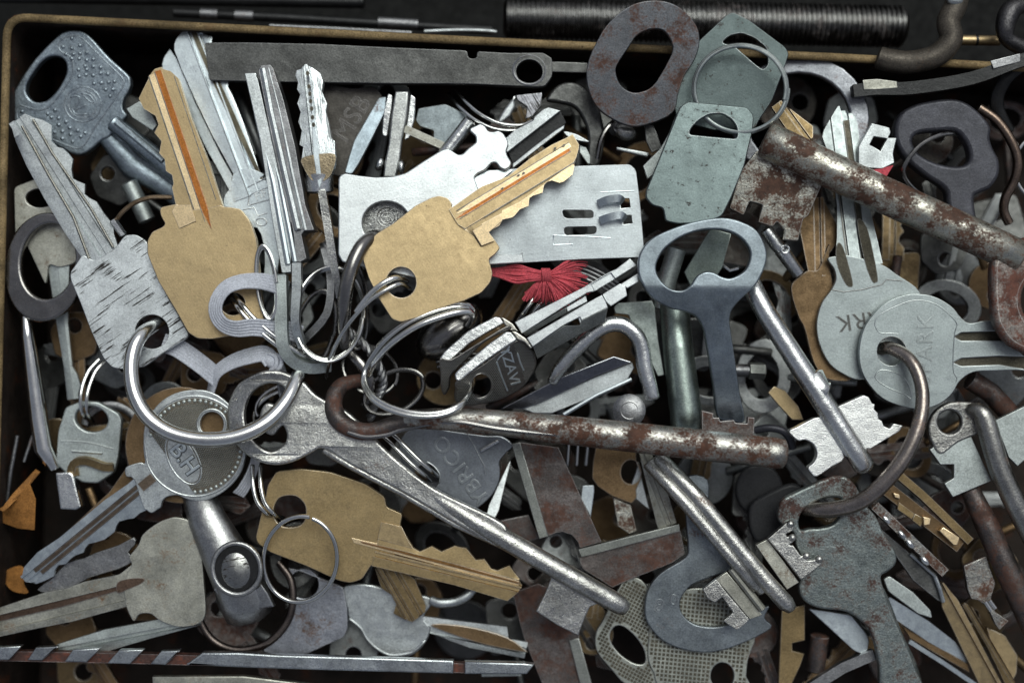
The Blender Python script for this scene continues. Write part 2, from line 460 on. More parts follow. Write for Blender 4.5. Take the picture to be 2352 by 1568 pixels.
# ---------------------------------------------------------------- setting
t = Thing('table', 'dark table top under the tray', 'table', kind='structure')
t.part('table', tablem).add(*g_plate([(-1500, -1500), (4000, -1500), (4000, 3200), (-1500, 3200)], z=-345, t=30, bev=1))

T = Thing('tray', 'open dark metal tray with a worn brown painted rim, holding the whole pile', 'tray')
orim = rc(P('v 8,28 1135,86 1925,124 2700,166 2700,1900 -40,1900'), 55, 8)
irim = rc(P('v 26,50 1135,107 1925,141 2680,182 2680,1880 -20,1880'), 42, 8)
T.part('wall', boxm).add(*g_plate(orim, [irim], z=22, t=350, bev=1))
T.part('floor', boxm).add(*g_plate(rc(irim, 1, 1), z=-318, t=8, bev=1))
rp = [((a[0]+b[0])/2, (a[1]+b[1])/2, 30) for a, b in zip(orim, irim)]
T.part('rim', rimm).add(*g_tube(rp, 9.5, n=12, closed=True))

# ---------------------------------------------------------------- clutter behind the tray
T = Thing('threaded_rod', 'thick dark threaded rod lying behind the tray at the top edge', 'rod')
pp = []
for i in range(0, 640):
    x = 1165+i*1.42
    pp.append((x, 42+(x-1165)*.022, -120, 50 if (i % 8) < 4 else 45))
T.part('threaded_rod', metal('oily_thread', (.025, .023, .022), .38, rust=.3, rcol=(.035, .012, .008), grain=.3, bump=.3)).add(*g_tube(pp, 50, n=24))
T = Thing('round_bar', 'long black round bar behind the tray, at the top left edge', 'bar')
T.part('round_bar', black).add(*g_tube([(-60, -8, -140), (835, 6, -140)], 15, n=16))
T = Thing('hinge_pin', 'dark hinge rod with two bright sleeves behind the tray rim', 'pin')
T.part('rod', black).add(*g_tube(P('v 400,30,-120 660,42,-120 1130,70,-120'), 11, n=14))
for q in ('v 462,32,-120 500,34,-120', 'v 541,36,-120 582,38,-120', 'v 870,52,-120 960,57,-120'):
    T.part('sleeve', mid).add(*g_tube(P(q), 13.5, n=16))
T = Thing('flat_bar', 'narrow dark bar with a worn bright edge just behind the tray rim', 'bar')
T.part('flat_bar', mid).add(*g_tube(P('v 620,62,-40 760,68,-40 945,78,-40'), 7, n=4, phase=.78))
T = Thing('bent_wire', 'short bright bent wire behind the middle of the tray rim', 'wire')
T.part('bent_wire', nickel).add(*g_tube(sm(P('v 975,73,-60 1050,70,-60 1110,71,-60 1140,74,-60'), 4, False), 5))
T = Thing('clamp_frame', 'brown cast iron clamp frame behind the tray at the top right', 'clamp')
cf = metal('brown_cast_iron', (.10, .085, .07), .5, rust=.25, rcol=(.07, .045, .03), grain=.3, bump=.5, metallic=.6)
T.part('frame', cf).add(*g_tube(sm(P('a4 1420,-80,60 1400,40,60 1350,150,60 1370,270,60 1270,380,55 1100,425,50 960,415,50 880,395,45'), 6, False), 26, n=16))
T.part('screw', nickel).add(*g_ball(*P('a4 1400,5')[0], 78, 20, 13, 12))
T = Thing('brass_rod', 'short brass rod with a dark joint behind the tray at the top right', 'rod')
T.part('rod', brass).add(*g_tube(P('a4 1440,275,-20 1700,278,-20'), 12, n=16))
T.part('joint', black).add(*g_tube(P('a4 1535,275,-20 1550,275,-20'), 13, n=16))
T = Thing('forged_hook', 'blackened forged hook with a lumpy end in the top right corner', 'hook')
T.part('forged_hook', metal('forged_black', (.12, .115, .12), .42, speck=.3, grain=.3, bump=.6)).add(*g_tube(sm(P('a4 1867,30,40,17 1780,70,45,24 1740,180,50,22 1760,270,45,18 1867,330,35,20'), 5, False), 20, n=14))
T = Thing('square_rod', 'long blackened square rod with a bright filed end, leaving at the right edge', 'rod')
T.part('rod', black).add(*g_tube(sm(P('a4 700,625,60 850,610,62 1100,605,65 1500,540,70 1800,430,75 1990,380,75'), 4, False), 20, n=4, phase=.785))
T.part('filed_end', nickel_y).add(*g_plate(P('a4 770,545 870,538 1000,555 1010,600 850,612 775,612'), z=78, t=6))
T.part('filed_end', mid).add(*g_plate(P('a4 1640,415 1840,365 1845,420 1660,470'), z=92, t=6))
T = Thing('spring_clip', 'curved black strip resting against the right edge of the photo', 'clip')
T.part('spring_clip', black).add(*g_tube(sm(P('a4 1867,440,20 1760,520,20 1690,640,10 1690,760,0 1760,900,-10'), 5, False), 16, n=10, sq=.5))

# ---------------------------------------------------------------- top left
T = Thing('dimpled_key', 'grey cast key with a slot, dimpled bow and round emblem in the top left corner', 'key')
o = sm(P('a1 480,206 560,214 625,262 740,390 862,500 888,545 882,610 842,680 838,745 862,790 800,860 740,932 690,955 620,1015 560,1052 500,1050 420,1010 270,935 115,880 64,820 58,760 72,680 128,560 240,400 360,275 420,225'), 4)
hz = Z(-10, P('a1 500,600')[0], .05, -.08)
slot = sm(P('a1 330,388 400,385 446,425 450,500 400,600 340,668 290,695 225,690 180,640 178,580 215,510 268,435'), 3)
p = T.part('bow', cast, sharp=50); p.add(*g_plate(o, [slot], z=hz, t=26, bev=4, res=2))
p.add(*stroke(sm(P('a1 480,250 560,262 700,400 832,530 840,580 800,650 640,880 590,970 540,1010 480,1000 300,925 150,850 115,780 130,720 180,730 270,750 350,715 480,540 500,450 480,390 420,355 400,320 420,275'), 4), 1.8, hz, True))
ce = P('a1 565,712')[0]
p.add(*stroke(circ(*ce, 42, 40), 1.9, hz, True)); p.add(*stroke(circ(*ce, 33, 31), 1.2, hz, True))
p.add(*stroke(sm(P('a1 480,665 520,655 545,670 530,710 515,745 560,730 580,715'), 3, False), 2.0, hz))
p.add(*stroke(sm(P('a1 555,640 610,650 640,690 625,700 575,660'), 3, False), 2.0, hz))
p.add(*stroke(sm(P('a1 490,745 520,780 590,778'), 3, False), 2.0, hz))
for s_ in ['430,320 490,262 545,310 490,330 450,370 500,370 545,365 590,360 490,400 540,400 590,410 635,405 580,450 635,455 685,460 535,475 590,475 540,520 585,510 635,515 685,500 735,505 640,570 690,565 740,560 780,555 720,610 770,610 750,655',
           '150,760 325,775 375,750 350,800 400,805 450,830 400,850 475,870 370,900 425,895 480,915 530,890 580,905 425,945 495,965 550,930']:
    for q in P('a1 '+s_): p.add(*g_dome(q[0], q[1], hz(*q[:2]), 5.2, 3.6, 10, 3))
p = T.part('blade', cast); p.add(*g_tube(P('a1 770,835,6,19 900,935,4,20 1040,1050,0,21 1250,1230,-8,20'), 20, n=16, sq=.8))
p.add(*g_tube(P('a1 700,900,-30,20 900,1130,-45,30 1100,1250,-50,26 1300,1400,-60,24'), 20, n=16, sq=.6))
p = T.part('blade_rib', cast); p.add(*g_tube(P('a1 790,830,20 1110,1095,14'), 8, n=10))

T = Thing('scratched_key', 'silver flat key streaked with black wear, hanging from the big steel ring at left', 'key')
o = rc(P('b1 560,238 640,285 700,250 790,190 850,108 925,103 1000,150 1030,262 1140,525 1215,650 1290,790 1240,830 1120,905 985,1003 850,1022 765,1010 705,945 620,760 545,560 480,410 478,360 530,290'), 9, 4)
hc = P('b1 1035,765')[0]
sz = Z(72, hc, -.02, .02)
p = T.part('bow', nickel_w); p.add(*g_plate(o, [circ(*hc, 39)], z=sz, t=18))
lf = P('a1 84,880 105,960 180,1130 300,1350 430,1568 b1 545,245 600,300')
rt = P('a1 170,775 225,800 285,815 345,852 345,960 385,1000 420,1008 455,1040 490,1085 480,1150 490,1215 530,1235 572,1252 570,1320 600,1345 650,1372 700,1450 765,1530 b1 770,100 800,190')
p = T.part('blade', nickel); p.add(*g_blade(P('b1 720,230')[0], P('a1 130,790')[0], lf, rt, [(-35, 0), (-16, 0), (-13, -5), (-3, -5), (0, 0), (16, 0), (18, -4), (60, -5)], 70, 40, 16))
p = T.part('groove', groove); 
p.add(*g_tube(P('a1 150,860,49 330,1190,57 500,1480,66 b1 605,265,71'), 3.2, n=8)); p.add(*g_tube(P('a1 225,815,42 360,1050,50 620,1420,60 b1 770,190,71'), 3, n=8))

T = Thing('brass_key', 'big dull brass key with an orange groove, left of centre, elastic threaded through its bow', 'key')
o = rc(P('a1 1205,1388 1090,1412 1090,1460 1125,1525 b1 1108,52 1035,85 1003,145 1003,235 1080,425 1200,625 1282,772 1345,812 1450,815 1570,792 1700,790 1800,700 1770,380 1745,130 1700,10 a1 1640,1425 1560,1410 1520,1408 1500,1395 1400,1420 1300,1430 1220,1400'), 7, 4)
gz = Z(96, P('b1 1400,300')[0], -.03, .03)
lh = P('b1 1585,575')[0]
p = T.part('bow', brass); gz = Z(96, P('b1 1400,300')[0], -.03, .02); p.add(*g_plate(o, [circ(*lh, 28, 26)], z=gz, t=22))
lf = P('a1 1055,470 1030,500 1000,560 970,620 945,672 980,742 1060,790 1080,850 1052,905 1100,962 1085,1045 1122,1085 1130,1165 1172,1192 1182,1250 1172,1280 1195,1385 1200,1440 1240,1568')
rt = P('a1 1105,470 1160,485 1215,535 1300,800 1420,1100 1500,1350 1535,1450 1560,1568')
ap = P('a1 1385,1530')[0], P('a1 1092,480')[0]
p = T.part('blade', brass); p.add(*g_blade(ap[0], ap[1], lf, rt, [], 91.5, 80, 18))
lf2 = P('a1 1042,480 1100,700 1225,1060 1340,1400 b1 1430,110'); rt2 = P('a1 1080,480 1140,620 1270,1000 1395,1350 1425,1500 b1 1447,112')
kp0, kp1 = P('a1 1438,1560')[0], P('a1 1072,478')[0]
p = T.part('groove', orange); p.add(*g_strip(kp0, kp1, -7, 8, 0, 384, 95.6, 81.2, 3, 45))
p = T.part('milled_band', brass_b); p.add(*g_strip(kp0, kp1, -22, -8, 30, 380, 95.2, 81.0, 3, 10))
p = T.part('groove_line', groove); p.add(*g_strip(kp0, kp1, -25, -22, 30, 378, 95.6, 81.4, 3)); p.add(*g_strip(kp0, kp1, -9, -7.4, 20, 382, 95.9, 81.5, 3)); p.add(*g_strip(kp0, kp1, 31, 33, 60, 360, 92.4, 80.8, 3))
lf2 = P('a1 1175,1440 1200,1510 1225,1568'); rt2 = P('a1 1250,1420 1290,1430 1335,1520')
p = T.part('milled_step', brass_b); p.add(*g_plate(rc(P('a1 1172,1440 1195,1398 1295,1395 1335,1505 1222,1555'), 1), z=98.6, t=2, bev=.2))

T = Thing('pale_flat_key', 'pale silver key with a brown groove, longer of the two fanned at the top left', 'key')
lf = P('a1 1245,213 1205,260 1188,300 1187,340 1240,480 1330,680 1450,930 1588,1180 1560,1290')
rt = P('a1 1275,200 1330,210 1380,225 1443,250 1428,330 1450,402 1510,432 1553,515 1548,590 1580,650 1610,720 1665,860 1785,1225 1790,1300')
p = T.part('blade', pale); p.add(*g_blade(P('a1 1700,1280')[0], P('a1 1290,205')[0], lf, rt, [(-9, 0), (-7, 2), (-5, 2), (-3, -5), (12, -5), (14, 0), (17, 0), (19, -4), (26, -3)], 40, 5, 16))
p = T.part('groove', metal('brown_film_groove', (.14, .125, .09), .4, speck=.25, grain=.2, bump=.2, patch=.4)); p.add(*g_blade(P('a1 1700,1280')[0], P('a1 1290,205')[0], P('a1 1295,210 1420,500 1600,880 1770,1225'), P('a1 1350,212 1450,450 1600,780 1785,1200'), [], 37.5, 2.5, 3))
o = sm(P('a1 1590,1180 1570,1270 1528,1330 1520,1400 1545,1480 1600,1560 b1 1750,60 1800,230 b2 120,420 200,420 a2 250,1450 230,1350 a2 200,1250 90,1220 a1 1800,1190 1700,1150'), 3)
hz2 = Z(38, P('a1 1700,1350')[0], .01, .03)
p = T.part('bow', pale); p.add(*g_plate(o, z=hz2, t=16))
p = T.part('relief', nickel); p.add(*stroke(P('a1 1560,1290 1620,1305 1700,1270 1810,1215'), 1.6, hz2)); p.add(*stroke(rc(P('a1 1700,1330 1850,1265 1850,1355 1690,1400'), 4), 1.6, hz2, True))
p.add(*g_text('FIF', P('a1 1775,1330')[0], 24, -22, hz2, 1.5)); p.add(*stroke(P('d4 130,750 270,720 320,830 440,790'), 1.6, hz2)); p.add(*stroke(sm(P('d4 300,880 380,860 430,900 400,950 320,940'), 3), 1.6, hz2, True))
T = Thing('pale_flat_key', 'plain pale silver key blade tucked under its longer twin at the top left', 'key')
p = T.part('blade', pale); p.add(*g_blade(P('a1 1600,1290')[0], P('a1 1140,380')[0], P('a1 1155,340 1120,390 1106,440 1110,470 1230,650 1400,1000 1555,1280'), P('a1 1160,342 1200,400 1330,700 1500,1050 1640,1300'), [], 12, -25, 14))

T = Thing('edge_on_key', 'ribbed silver key standing on edge, left one of the pair beside the wavy key', 'key')
p = T.part('blade', nickel); p.add(*g_plate(rc(P('a2 -15,500 52,497 75,540 200,1080 300,1568 d4 740,1545 620,1552 500,900 a2 90,950 20,650'), 3), z=Z(92, P('a2 150,1000')[0], 0, .03), t=70))
p = T.part('rib', pale); p.add(*g_tube(P('a2 20,510,74 75,800,80 180,1240,90 240,1568,98 d4 700,1440,102'), 7, n=8)); p.add(*g_tube(P('a2 52,505,74 110,800,80 225,1240,90 290,1568,98 d4 790,1410,102'), 6, n=8))
T = Thing('edge_on_key', 'pitted grey key standing on edge, right one of the pair beside the wavy key', 'key')
p = T.part('blade', mid); p.add(*g_plate(rc(P('a2 78,480 100,445 160,440 182,470 250,680 330,1000 400,1400 460,1568 d4 905,1020 870,1065 935,1370 860,1412 800,1405 770,1080 735,900 a2 300,1568 260,1350 170,950'), 3), z=Z(98, P('a2 250,1000')[0], 0, .02), t=70))
p = T.part('rib', nickel); p.add(*g_tube(P('a2 110,470,92 165,760,94 260,1180,98 350,1568,104 d4 830,980,106'), 8, n=8)); p.add(*g_tube(P('a2 150,465,90 225,760,92 310,1180,96 400,1568,100'), 5, n=8))
T = Thing('key_bow_on_edge', 'thick grey key bow standing on edge and curving under the centre rings', 'key')
p = T.part('key_bow_on_edge', nickel_g, sharp=50); p.add(*g_tube(sm(P('b2 235,385,92,19 240,600,92,19 250,840,88,19 310,950,80,18 420,1000,70,17 560,990,50,16'), 5, False), 18, n=4, phase=.785, sq=1.4))
T = Thing('key_bow_on_edge', 'narrow silver key bow standing on edge, just right of the thicker one', 'key')
p = T.part('key_bow_on_edge', nickel, sharp=50); p.add(*g_tube(sm(P('b2 345,300,96,14 345,480,94,14 335,700,90,13 380,860,70,12'), 5, False), 14, n=4, phase=.785, sq=1.6))

T = Thing('wavy_key', 'bright silver key with wavy edges and a rounded brown shoulder, upright at the top', 'key')
lf = P('a2 395,435 370,470 340,480 332,515 350,560 344,610 365,645 345,705 368,765 352,830 376,890 360,985 385,1000 375,1080 385,1130 410,1190 450,1235')
rt = P('a2 410,435 450,465 500,500 520,560 510,620 545,705 538,760 556,830 575,940 598,960 602,1060 600,1120 580,1180 530,1230')
p = T.part('blade', brushed, sharp=30); p.add(*g_blade(P('a2 490,1240')[0], P('a2 403,440')[0], lf, rt, [(-9, 0), (-7, -5), (3, -5), (4, 1), (9, 1), (10, 0)], 92, 78, 30))
p = T.part('shoulder', metal('brown_reflection', (.30, .24, .16), .35, speck=.3, grain=.25, bump=.5, patch=.3)); p.add(*g_plate(sm(P('a2 372,1080 480,1050 600,1050 598,1130 565,1205 500,1242 440,1225 390,1150'), 3), z=92.6, t=4, bev=.6))  # brown plate paints a reflection on the rounded end
p = T.part('centre_ridge', pale); p.add(*g_plate(P('a2 465,870 480,940 512,1240 495,1290 482,1240 455,1060 445,860 440,620 425,520 408,475 420,470 440,560 455,700'), z=94.5, t=6, bev=.8)); k = T.part('notch', groove)
for q in ('415,500', '424,590', '430,640', '436,690', '442,740', '448,800', '455,850'): k.add(*g_plate(circ(*P('a2 '+q)[0], 4.5, 6, 0, 8), z=95.4, t=2, bev=.3))
p = T.part('collar', silver); p.add(*g_tube(P('a2 495,1185,72 500,1300,66'), 31, n=24, sq=.8))
p = T.part('shank', sparkle); p.add(*g_tube(P('a2 515,1300,84,12 560,1568,80,13 b2 600,330,72,12 635,530,55,10'), 12, n=4, phase=.785, sq=1.4))

T = Thing('flat_wrench', 'long dark grey flat wrench with a round end hole, along the top of the tray', 'wrench')
o = rc(P('v 470,98 a2 0,290 500,300 1000,325 1500,345 1510,395 1535,402 1565,395 1570,350 a3 100,362 340,360 400,400 402,520 350,590 270,592 0,580 a2 1500,572 1000,570 250,560 v 480,185'), 6, 4)
p = T.part('wrench', dark); p.add(*g_plate(o, [circ(*P('a3 245,490')[0], 30, 28)], z=Z(34, (900, 150), .01, -.02), t=26, bev=2))
p = T.part('countersink', mid); p.add(*g_tube([(q[0], q[1], 34) for q in circ(*P('a3 245,478')[0], 37, 34)], 4, n=8, closed=True))
T = Thing('steel_strip', 'thin dark steel strip sticking out beyond the holed end of the long wrench', 'strip')
T.part('steel_strip', dark).add(*g_plate(P('a3 380,420 640,430 640,495 380,490'), z=10, t=8))

# ---------------------------------------------------------------- centre plates
T = Thing('bottle_opener', 'pale steel opener plate with a large round hole and a notched claw, above centre', 'opener')
o = rc(P('a2 625,1215 640,1190 670,1180 760,1195 870,1207 990,1203 1080,1180 1200,1100 1330,1020 1370,1010 1410,1035 1440,1055 1470,1050 1510,1010 1562,970 1560,930 1518,890 1525,872 1590,842 1625,860 1645,895 1680,898 1710,888 1745,905 1775,950 1785,985 1768,1030 1775,1060 1805,1110 1795,1140 1760,1160 1725,1145 1700,1110 1672,1108 1625,1160 1570,1185 1550,1210 1580,1290 1560,1345 1480,1410 v 1060,560 960,640 b2 690,300 650,290 622,240'), 4, 4)
opc = P('a2 950,1520')[0]
oz = Z(96, opc, -.02, .02)
T.part('bottle_opener', white).add(*g_plate(o, [circ(*opc, 55, 50)], z=oz, t=18, bev=3, res=2))
T = Thing('medallion', 'dark embossed round medallion seen through the hole of the opener plate', 'medallion')
p = T.part('medallion', metal('dark_embossed', (.30, .30, .29), .3, speck=.3, grain=.3, bump=.6)); mc = P('a2 960,1480')[0]
p.add(*g_plate(circ(mc[0], mc[1]+8, 62), z=62, t=10)); p.add(*stroke(circ(*mc, 24, 22), 2, 62, True)); p.add(*stroke(circ(*mc, 17, 15), 1.6, 62, True))
p.add(*stroke(sm([(mc[0]+8, mc[1]-8), (mc[0]-7, mc[1]-9), (mc[0]-6, mc[1]), (mc[0]+7, mc[1]+2), (mc[0]+5, mc[1]+9), (mc[0]-8, mc[1]+9)], 3, False), 1.8, 62))
for i in range(26):
    a = i*.483; r_ = 38+12*math.sin(i*2.1)
    x, y = mc[0]+math.cos(a)*r_, mc[1]+8+math.sin(a)*r_
    p.add(*stroke([(x-6, y-3+(i % 3)), (x, y+4-(i % 4)), (x+7, y-1)], 1.5, 62))
T = Thing('slotted_plate', 'pale rectangular steel plate with two slots and two raised loops, above centre right', 'plate')
o = rc(P('v 1085,392 a3 500,1133 930,1120 972,1160 1000,1380 b3 1025,180 1018,258 600,272 300,290 v 1060,612 1060,400'), 7, 4)
pz = Z(66, (1280, 500), .015, 0)
sl = [rc(P('a3 470,1440 480,1430 665,1432 682,1445 680,1480 665,1486 500,1488 478,1475'), 3), rc(P('b3 480,62 500,52 695,48 703,60 700,90 680,102 500,108 485,98'), 3)]
lw = [P('a3 860,1350 925,1352 935,1412 870,1420'), P('a3 880,1465 940,1465 948,1520 885,1530')]
T.part('plate', metal('grey_zinc_sheet', (.56, .60, .62), .38, speck=.2, grain=.1, bump=.14, patch=.14, brush=5, low=6)).add(*g_plate(o, sl+lw, z=pz, t=8, bev=1))
for q, w_ in (('a3 722,1385,78 780,1360,88 850,1350,90 868,1370,80', 12), ('a3 735,1500,78 790,1480,88 865,1465,90 885,1490,80', 12)):
    T.part('loop', pale).add(*g_tube(sm(P(q), 4, False), w_, n=4, phase=.785, sq=.75))
T.part('stamped_line', pale).add(*stroke(P('b3 410,110 640,118 800,128'), 1.5, pz)); 
T.parts[-1].add(*stroke(P('b3 410,110 408,175 540,170'), 1.5, pz)); T.parts[-1].add(*stroke(P('a3 730,1310 960,1300'), 1.5, pz))
T.part('folded_lip', white).add(*g_plate(P('b3 -120,240 190,240 195,215 205,290 -120,312'), z=84, t=5, bev=1))
T = Thing('curved_steel_scrap', 'curved bright sheet between the opener plate and the slotted plate', 'plate')
T.part('curved_steel_scrap', pale).add(*g_plate(sm(P('d7 270,1180 420,1090 600,1075 740,1070 620,1180 480,1290 320,1340 290,1250'), 3), z=Z(82, (1090, 420), 0, .25), t=5, bev=1))

T = Thing('brass_key', 'big dull brass key lying across the pale opener plate at the centre', 'key')
o = rc(P('a2 1310,1333 1260,1345 1150,1400 1000,1520 b2 880,100 808,190 790,270 830,400 900,540 990,680 1050,700 1090,690 1160,670 1300,610 1480,555 1600,500 1660,430 1676,370 1648,270 1690,240 1727,195 1690,140 1640,75 1600,190 1535,90 1560,60 a2 1680,1500 1420,1420 1395,1410 1400,1390 1370,1350'), 6, 4)
kc = P('b2 1052,430')[0]
bz = Z(132, kc, -.05, .03)
p = T.part('bow', brass); p.add(*g_plate(o, [circ(*kc, 34, 35)], z=bz, t=20))
lf = P('a2 1400,1412 1600,1270 a3 100,1200 250,1080 400,985 500,938')
rt = P('a2 1440,1530 1560,1568 b2 1600,150 1740,10 a3 40,1535 60,1495 130,1480 150,1462 180,1425 240,1402 245,1350 270,1332 335,1312 345,1260 362,1240 400,1228 450,1245 480,1236 540,1188 552,1130 565,1070 582,1010 583,985')
ax0, ax1 = P('a2 1400,1412')[0], P('a3 500,938')[0]
p = T.part('blade', brass); p.add(*g_blade(ax0, ax1, lf, rt, [(57, 0), (58, -4), (90, -4)], 128, 118, 18))
p = T.part('groove', brass_b); p.add(*g_strip(ax0, ax1, 13, 23, 0, 306, 129, 119, 3, 30))
p = T.part('groove_painted_shading', orange); p.add(*g_strip(ax0, ax1, 23, 31, -6, 300, 129.2, 119.2, 3, 30))  # orange band paints reflected light along the groove
p = T.part('groove_line', groove); p.add(*g_strip(ax0, ax1, 11, 13, 4, 306, 129.4, 119.4, 3)); p.add(*g_strip(ax0, ax1, 31, 32.2, 0, 300, 129.4, 119.4, 3)); p.add(*g_strip(ax0, ax1, 56.5, 58.5, 50, 296, 128.4, 118.4, 3))
for q in ('a3 480,990', 'a3 170,1195', 'a3 205,1180', 'a3 60,1285', 'a3 420,1010'): p.add(*g_plate(circ(*P(q)[0], 4, 2.4, -33, 8), z=125.5, t=1.5, bev=.2))
p = T.part('milled_step', brass_b); p.add(*g_plate(rc(P('b2 1538,78 1600,40 1660,0 1725,-30 1740,10 1650,90 1690,145 1600,180'), 1), z=130, t=4, bev=.6))
p.add(*g_blade(ax0, ax1, P('b2 1600,30 1740,-60 a3 60,1450 180,1375 300,1290 420,1200 540,1115'), rt[3:-3], [], 125.5, 115.5, 6))

# ---------------------------------------------------------------- tags and washer, top right
T = Thing('metal_tag', 'grey green square tag with a half-round hole, upper one on the thin wire ring', 'tag')
o = rc(P('a3 1630,82 1585,105 1270,400 1268,440 1230,470 1190,490 1165,530 1180,590 1245,660 1230,720 1250,820 v 1640,300 1735,295 a4 60,825 150,690 230,480 268,365 240,320 0,140'), 8, 4)
dh = P('a3 1555,292 1610,245 1690,228 1780,262 1860,330 a4 120,390 122,440 90,475 40,440 a3 1640,310')
T.part('metal_tag', metal('darker_grey_green_tag', (.13, .16, .16), .38, speck=.6, grain=.1, bump=.16, patch=.15, spsz=.05, low=9)).add(*g_plate(o, [rc(dh, 9, 4)], z=Z(66, (1700, 180), .03, -.05), t=12, bev=2.4, res=2))
T = Thing('metal_tag', 'speckled grey green tag with a half-round hole, lower one on the thin wire ring', 'tag')
o = rc(P('a3 1320,692 1730,730 1776,790 1765,900 1710,1130 1620,1350 1560,1470 1440,1520 1250,1525 1170,1505 1158,1418 1085,1400 1038,1350 1040,1300 1130,1080 1270,730'), 8, 4)
dh = P('a3 1333,915 1350,870 1400,820 1470,780 1560,775 1625,815 1660,870 1660,945 1480,930')
T.part('metal_tag', tagm).add(*g_plate(o, [rc(dh, 9, 4)], z=Z(116, (1610, 370), .04, .02), t=13, bev=2.8, res=2))
T = Thing('wire_ring', 'thin pale wire ring joining the two grey green tags', 'key ring')
T.part('wire_ring', metal('pale_wire', (.55, .60, .58), .35, grain=.1, bump=.05)).add(*g_tube(ell(1701, 204, 110, 103, 0, 112, 22, -6, 0, 735, grow=-3, rise=7), 4.2, n=10))
T = Thing('oval_washer', 'rust-stained oval washer with a slot-shaped hole, at the top edge', 'washer')
o = sm(P('a3 1080,3 1200,18 1300,75 1385,180 1405,290 1370,410 1300,520 1260,640 1240,740 1180,800 1060,845 960,862 850,832 720,745 655,630 633,510 660,380 750,205 850,95 960,28'), 5)
h_ = sm(P('a3 1080,197 1160,210 1210,275 1220,350 1180,440 1140,510 1100,570 1050,612 970,632 905,612 855,560 834,480 850,430 880,385 930,310 985,235'), 4)
T.part('oval_washer', rustw).add(*g_plate(o, [h_], z=Z(88, (1480, 140), -.05, -.12), t=14, bev=2.5, res=2))
T = Thing('key_bow_ring', 'stained steel ring bow half hidden behind the grey green tags', 'key')
o = circ(1838, 272, 160, 148); i_ = circ(1836, 276, 118, 108)
T.part('key_bow_ring', metal('stained_ring', (.36, .37, .40), .35, speck=.45, rust=.1, grain=.2, bump=.3)).add(*g_plate(o, [i_], z=Z(10, (1838, 272), .12, 0), t=18, bev=5, res=3))

# ---------------------------------------------------------------- large rusty key
T = Thing('rusty_barrel_key', 'huge rusty barrel key with a notched bit running to the right edge', 'key')
p = T.part('shank', rustbar, sharp=60); p.add(*g_tube(P('v 1762,322,118,41 1850,363,120,40 1950,411,122,40 2100,480,126,40 2250,548,130,39 2340,590,132,38'), 40, n=28))
o = rc(P('v 1740,345 1700,395 1676,478 1708,494 1722,462 1752,470 1742,510 1775,520 1785,508 1803,528 1800,550 1833,553 1845,503 1857,494 1890,420 1850,380'), 3, 2)
p = T.part('bit', rustbar); p.add(*g_plate(o, z=Z(96, (1760, 450), 0, -.1), t=22, bev=2))
o = sm(P('b4 1650,330 1700,230 1800,170 v 2370,545 2440,600 2470,680 2440,770 2370,815 b4 1867,905 1770,850 1700,760 1660,640'), 5)
i_ = circ(2400, 690, 52, 62)
p = T.part('bow', rustbow, sharp=60); p.add(*g_plate(o, [i_], z=Z(150, (2350, 680), -.08, 0), t=40, bev=12, res=4))

# ---------------------------------------------------------------- blue grey bow key and neighbours
T = Thing('ring_bow_key', 'blue grey steel key with a large kidney-shaped open bow, right of centre', 'key')
o = sm(P('b3 985,340 1000,230 1080,130 1240,55 1420,5 1600,-8 1770,55 1845,160 1862,280 1800,430 1700,530 1630,610 1610,680 1618,760 1640,900 1680,1180 1712,1370 1620,1372 1530,1345 1500,1150 1470,950 1450,830 1430,740 1385,665 1300,625 1200,602 1080,530 1010,430'), 4)
i_ = sm(P('b3 1108,330 1130,260 1180,190 1300,110 1450,70 1590,78 1690,130 1748,215 1740,300 1700,360 1620,400 1560,392 1500,362 1440,358 1385,390 1345,450 1285,485 1200,470 1130,400'), 4)
rz = Z(150, P('b3 1450,300')[0], 0, 0)
def rzf(x, y): return 142-(max(0, y-660))*.30
T.part('ring_bow_key', blued, sharp=50).add(*g_plate(o, [i_], z=rzf, t=26, bev=4, res=3))

T = Thing('barrel_key', 'shiny round-shanked key with a bright white bit, lying diagonally at right', 'key')
p = T.part('shank', silver, sharp=60); p.add(*g_tube(P('v 1722,648,96,23 1760,720,98,23 1840,845,100,24 1905,945,102,25 1960,1030,102,25 1985,1070,102,24 1991,1079,102,17'), 24, n=24))
p.add(*g_tube(P('b4 420,1060,96 470,1160,98 510,1180,98'), 27, n=20))
p = T.part('bit', metal('bright_filed_bit', (.92, .92, .90), .34, speck=.2, grain=.12, bump=.5, patch=.12, bscale=.3)); p.add(*g_plate(sm(P('v 1812,990 1830,980 1888,956 1915,1000 1940,1050 1910,1072 1876,1094 1862,1085 1856,1073 1870,1060 1876,1040 1868,1020 1850,1010 1835,1012 1822,1003'), 3), z=104, t=26, bev=2.5, res=2)); p.add(*g_plate(circ(1895, 1005, 5, n=10), z=105, t=2, bev=.5))
p.add(*g_plate(rc(P('v 1920,935 1984,907 1996,912 2003,926 2010,928 2008,940 2017,948 2018,962 2026,966 2030,978 2044,984 2052,972 2074,977 2066,990 2000,1030 1960,1030'), 2), z=104, t=26, bev=2, res=2))

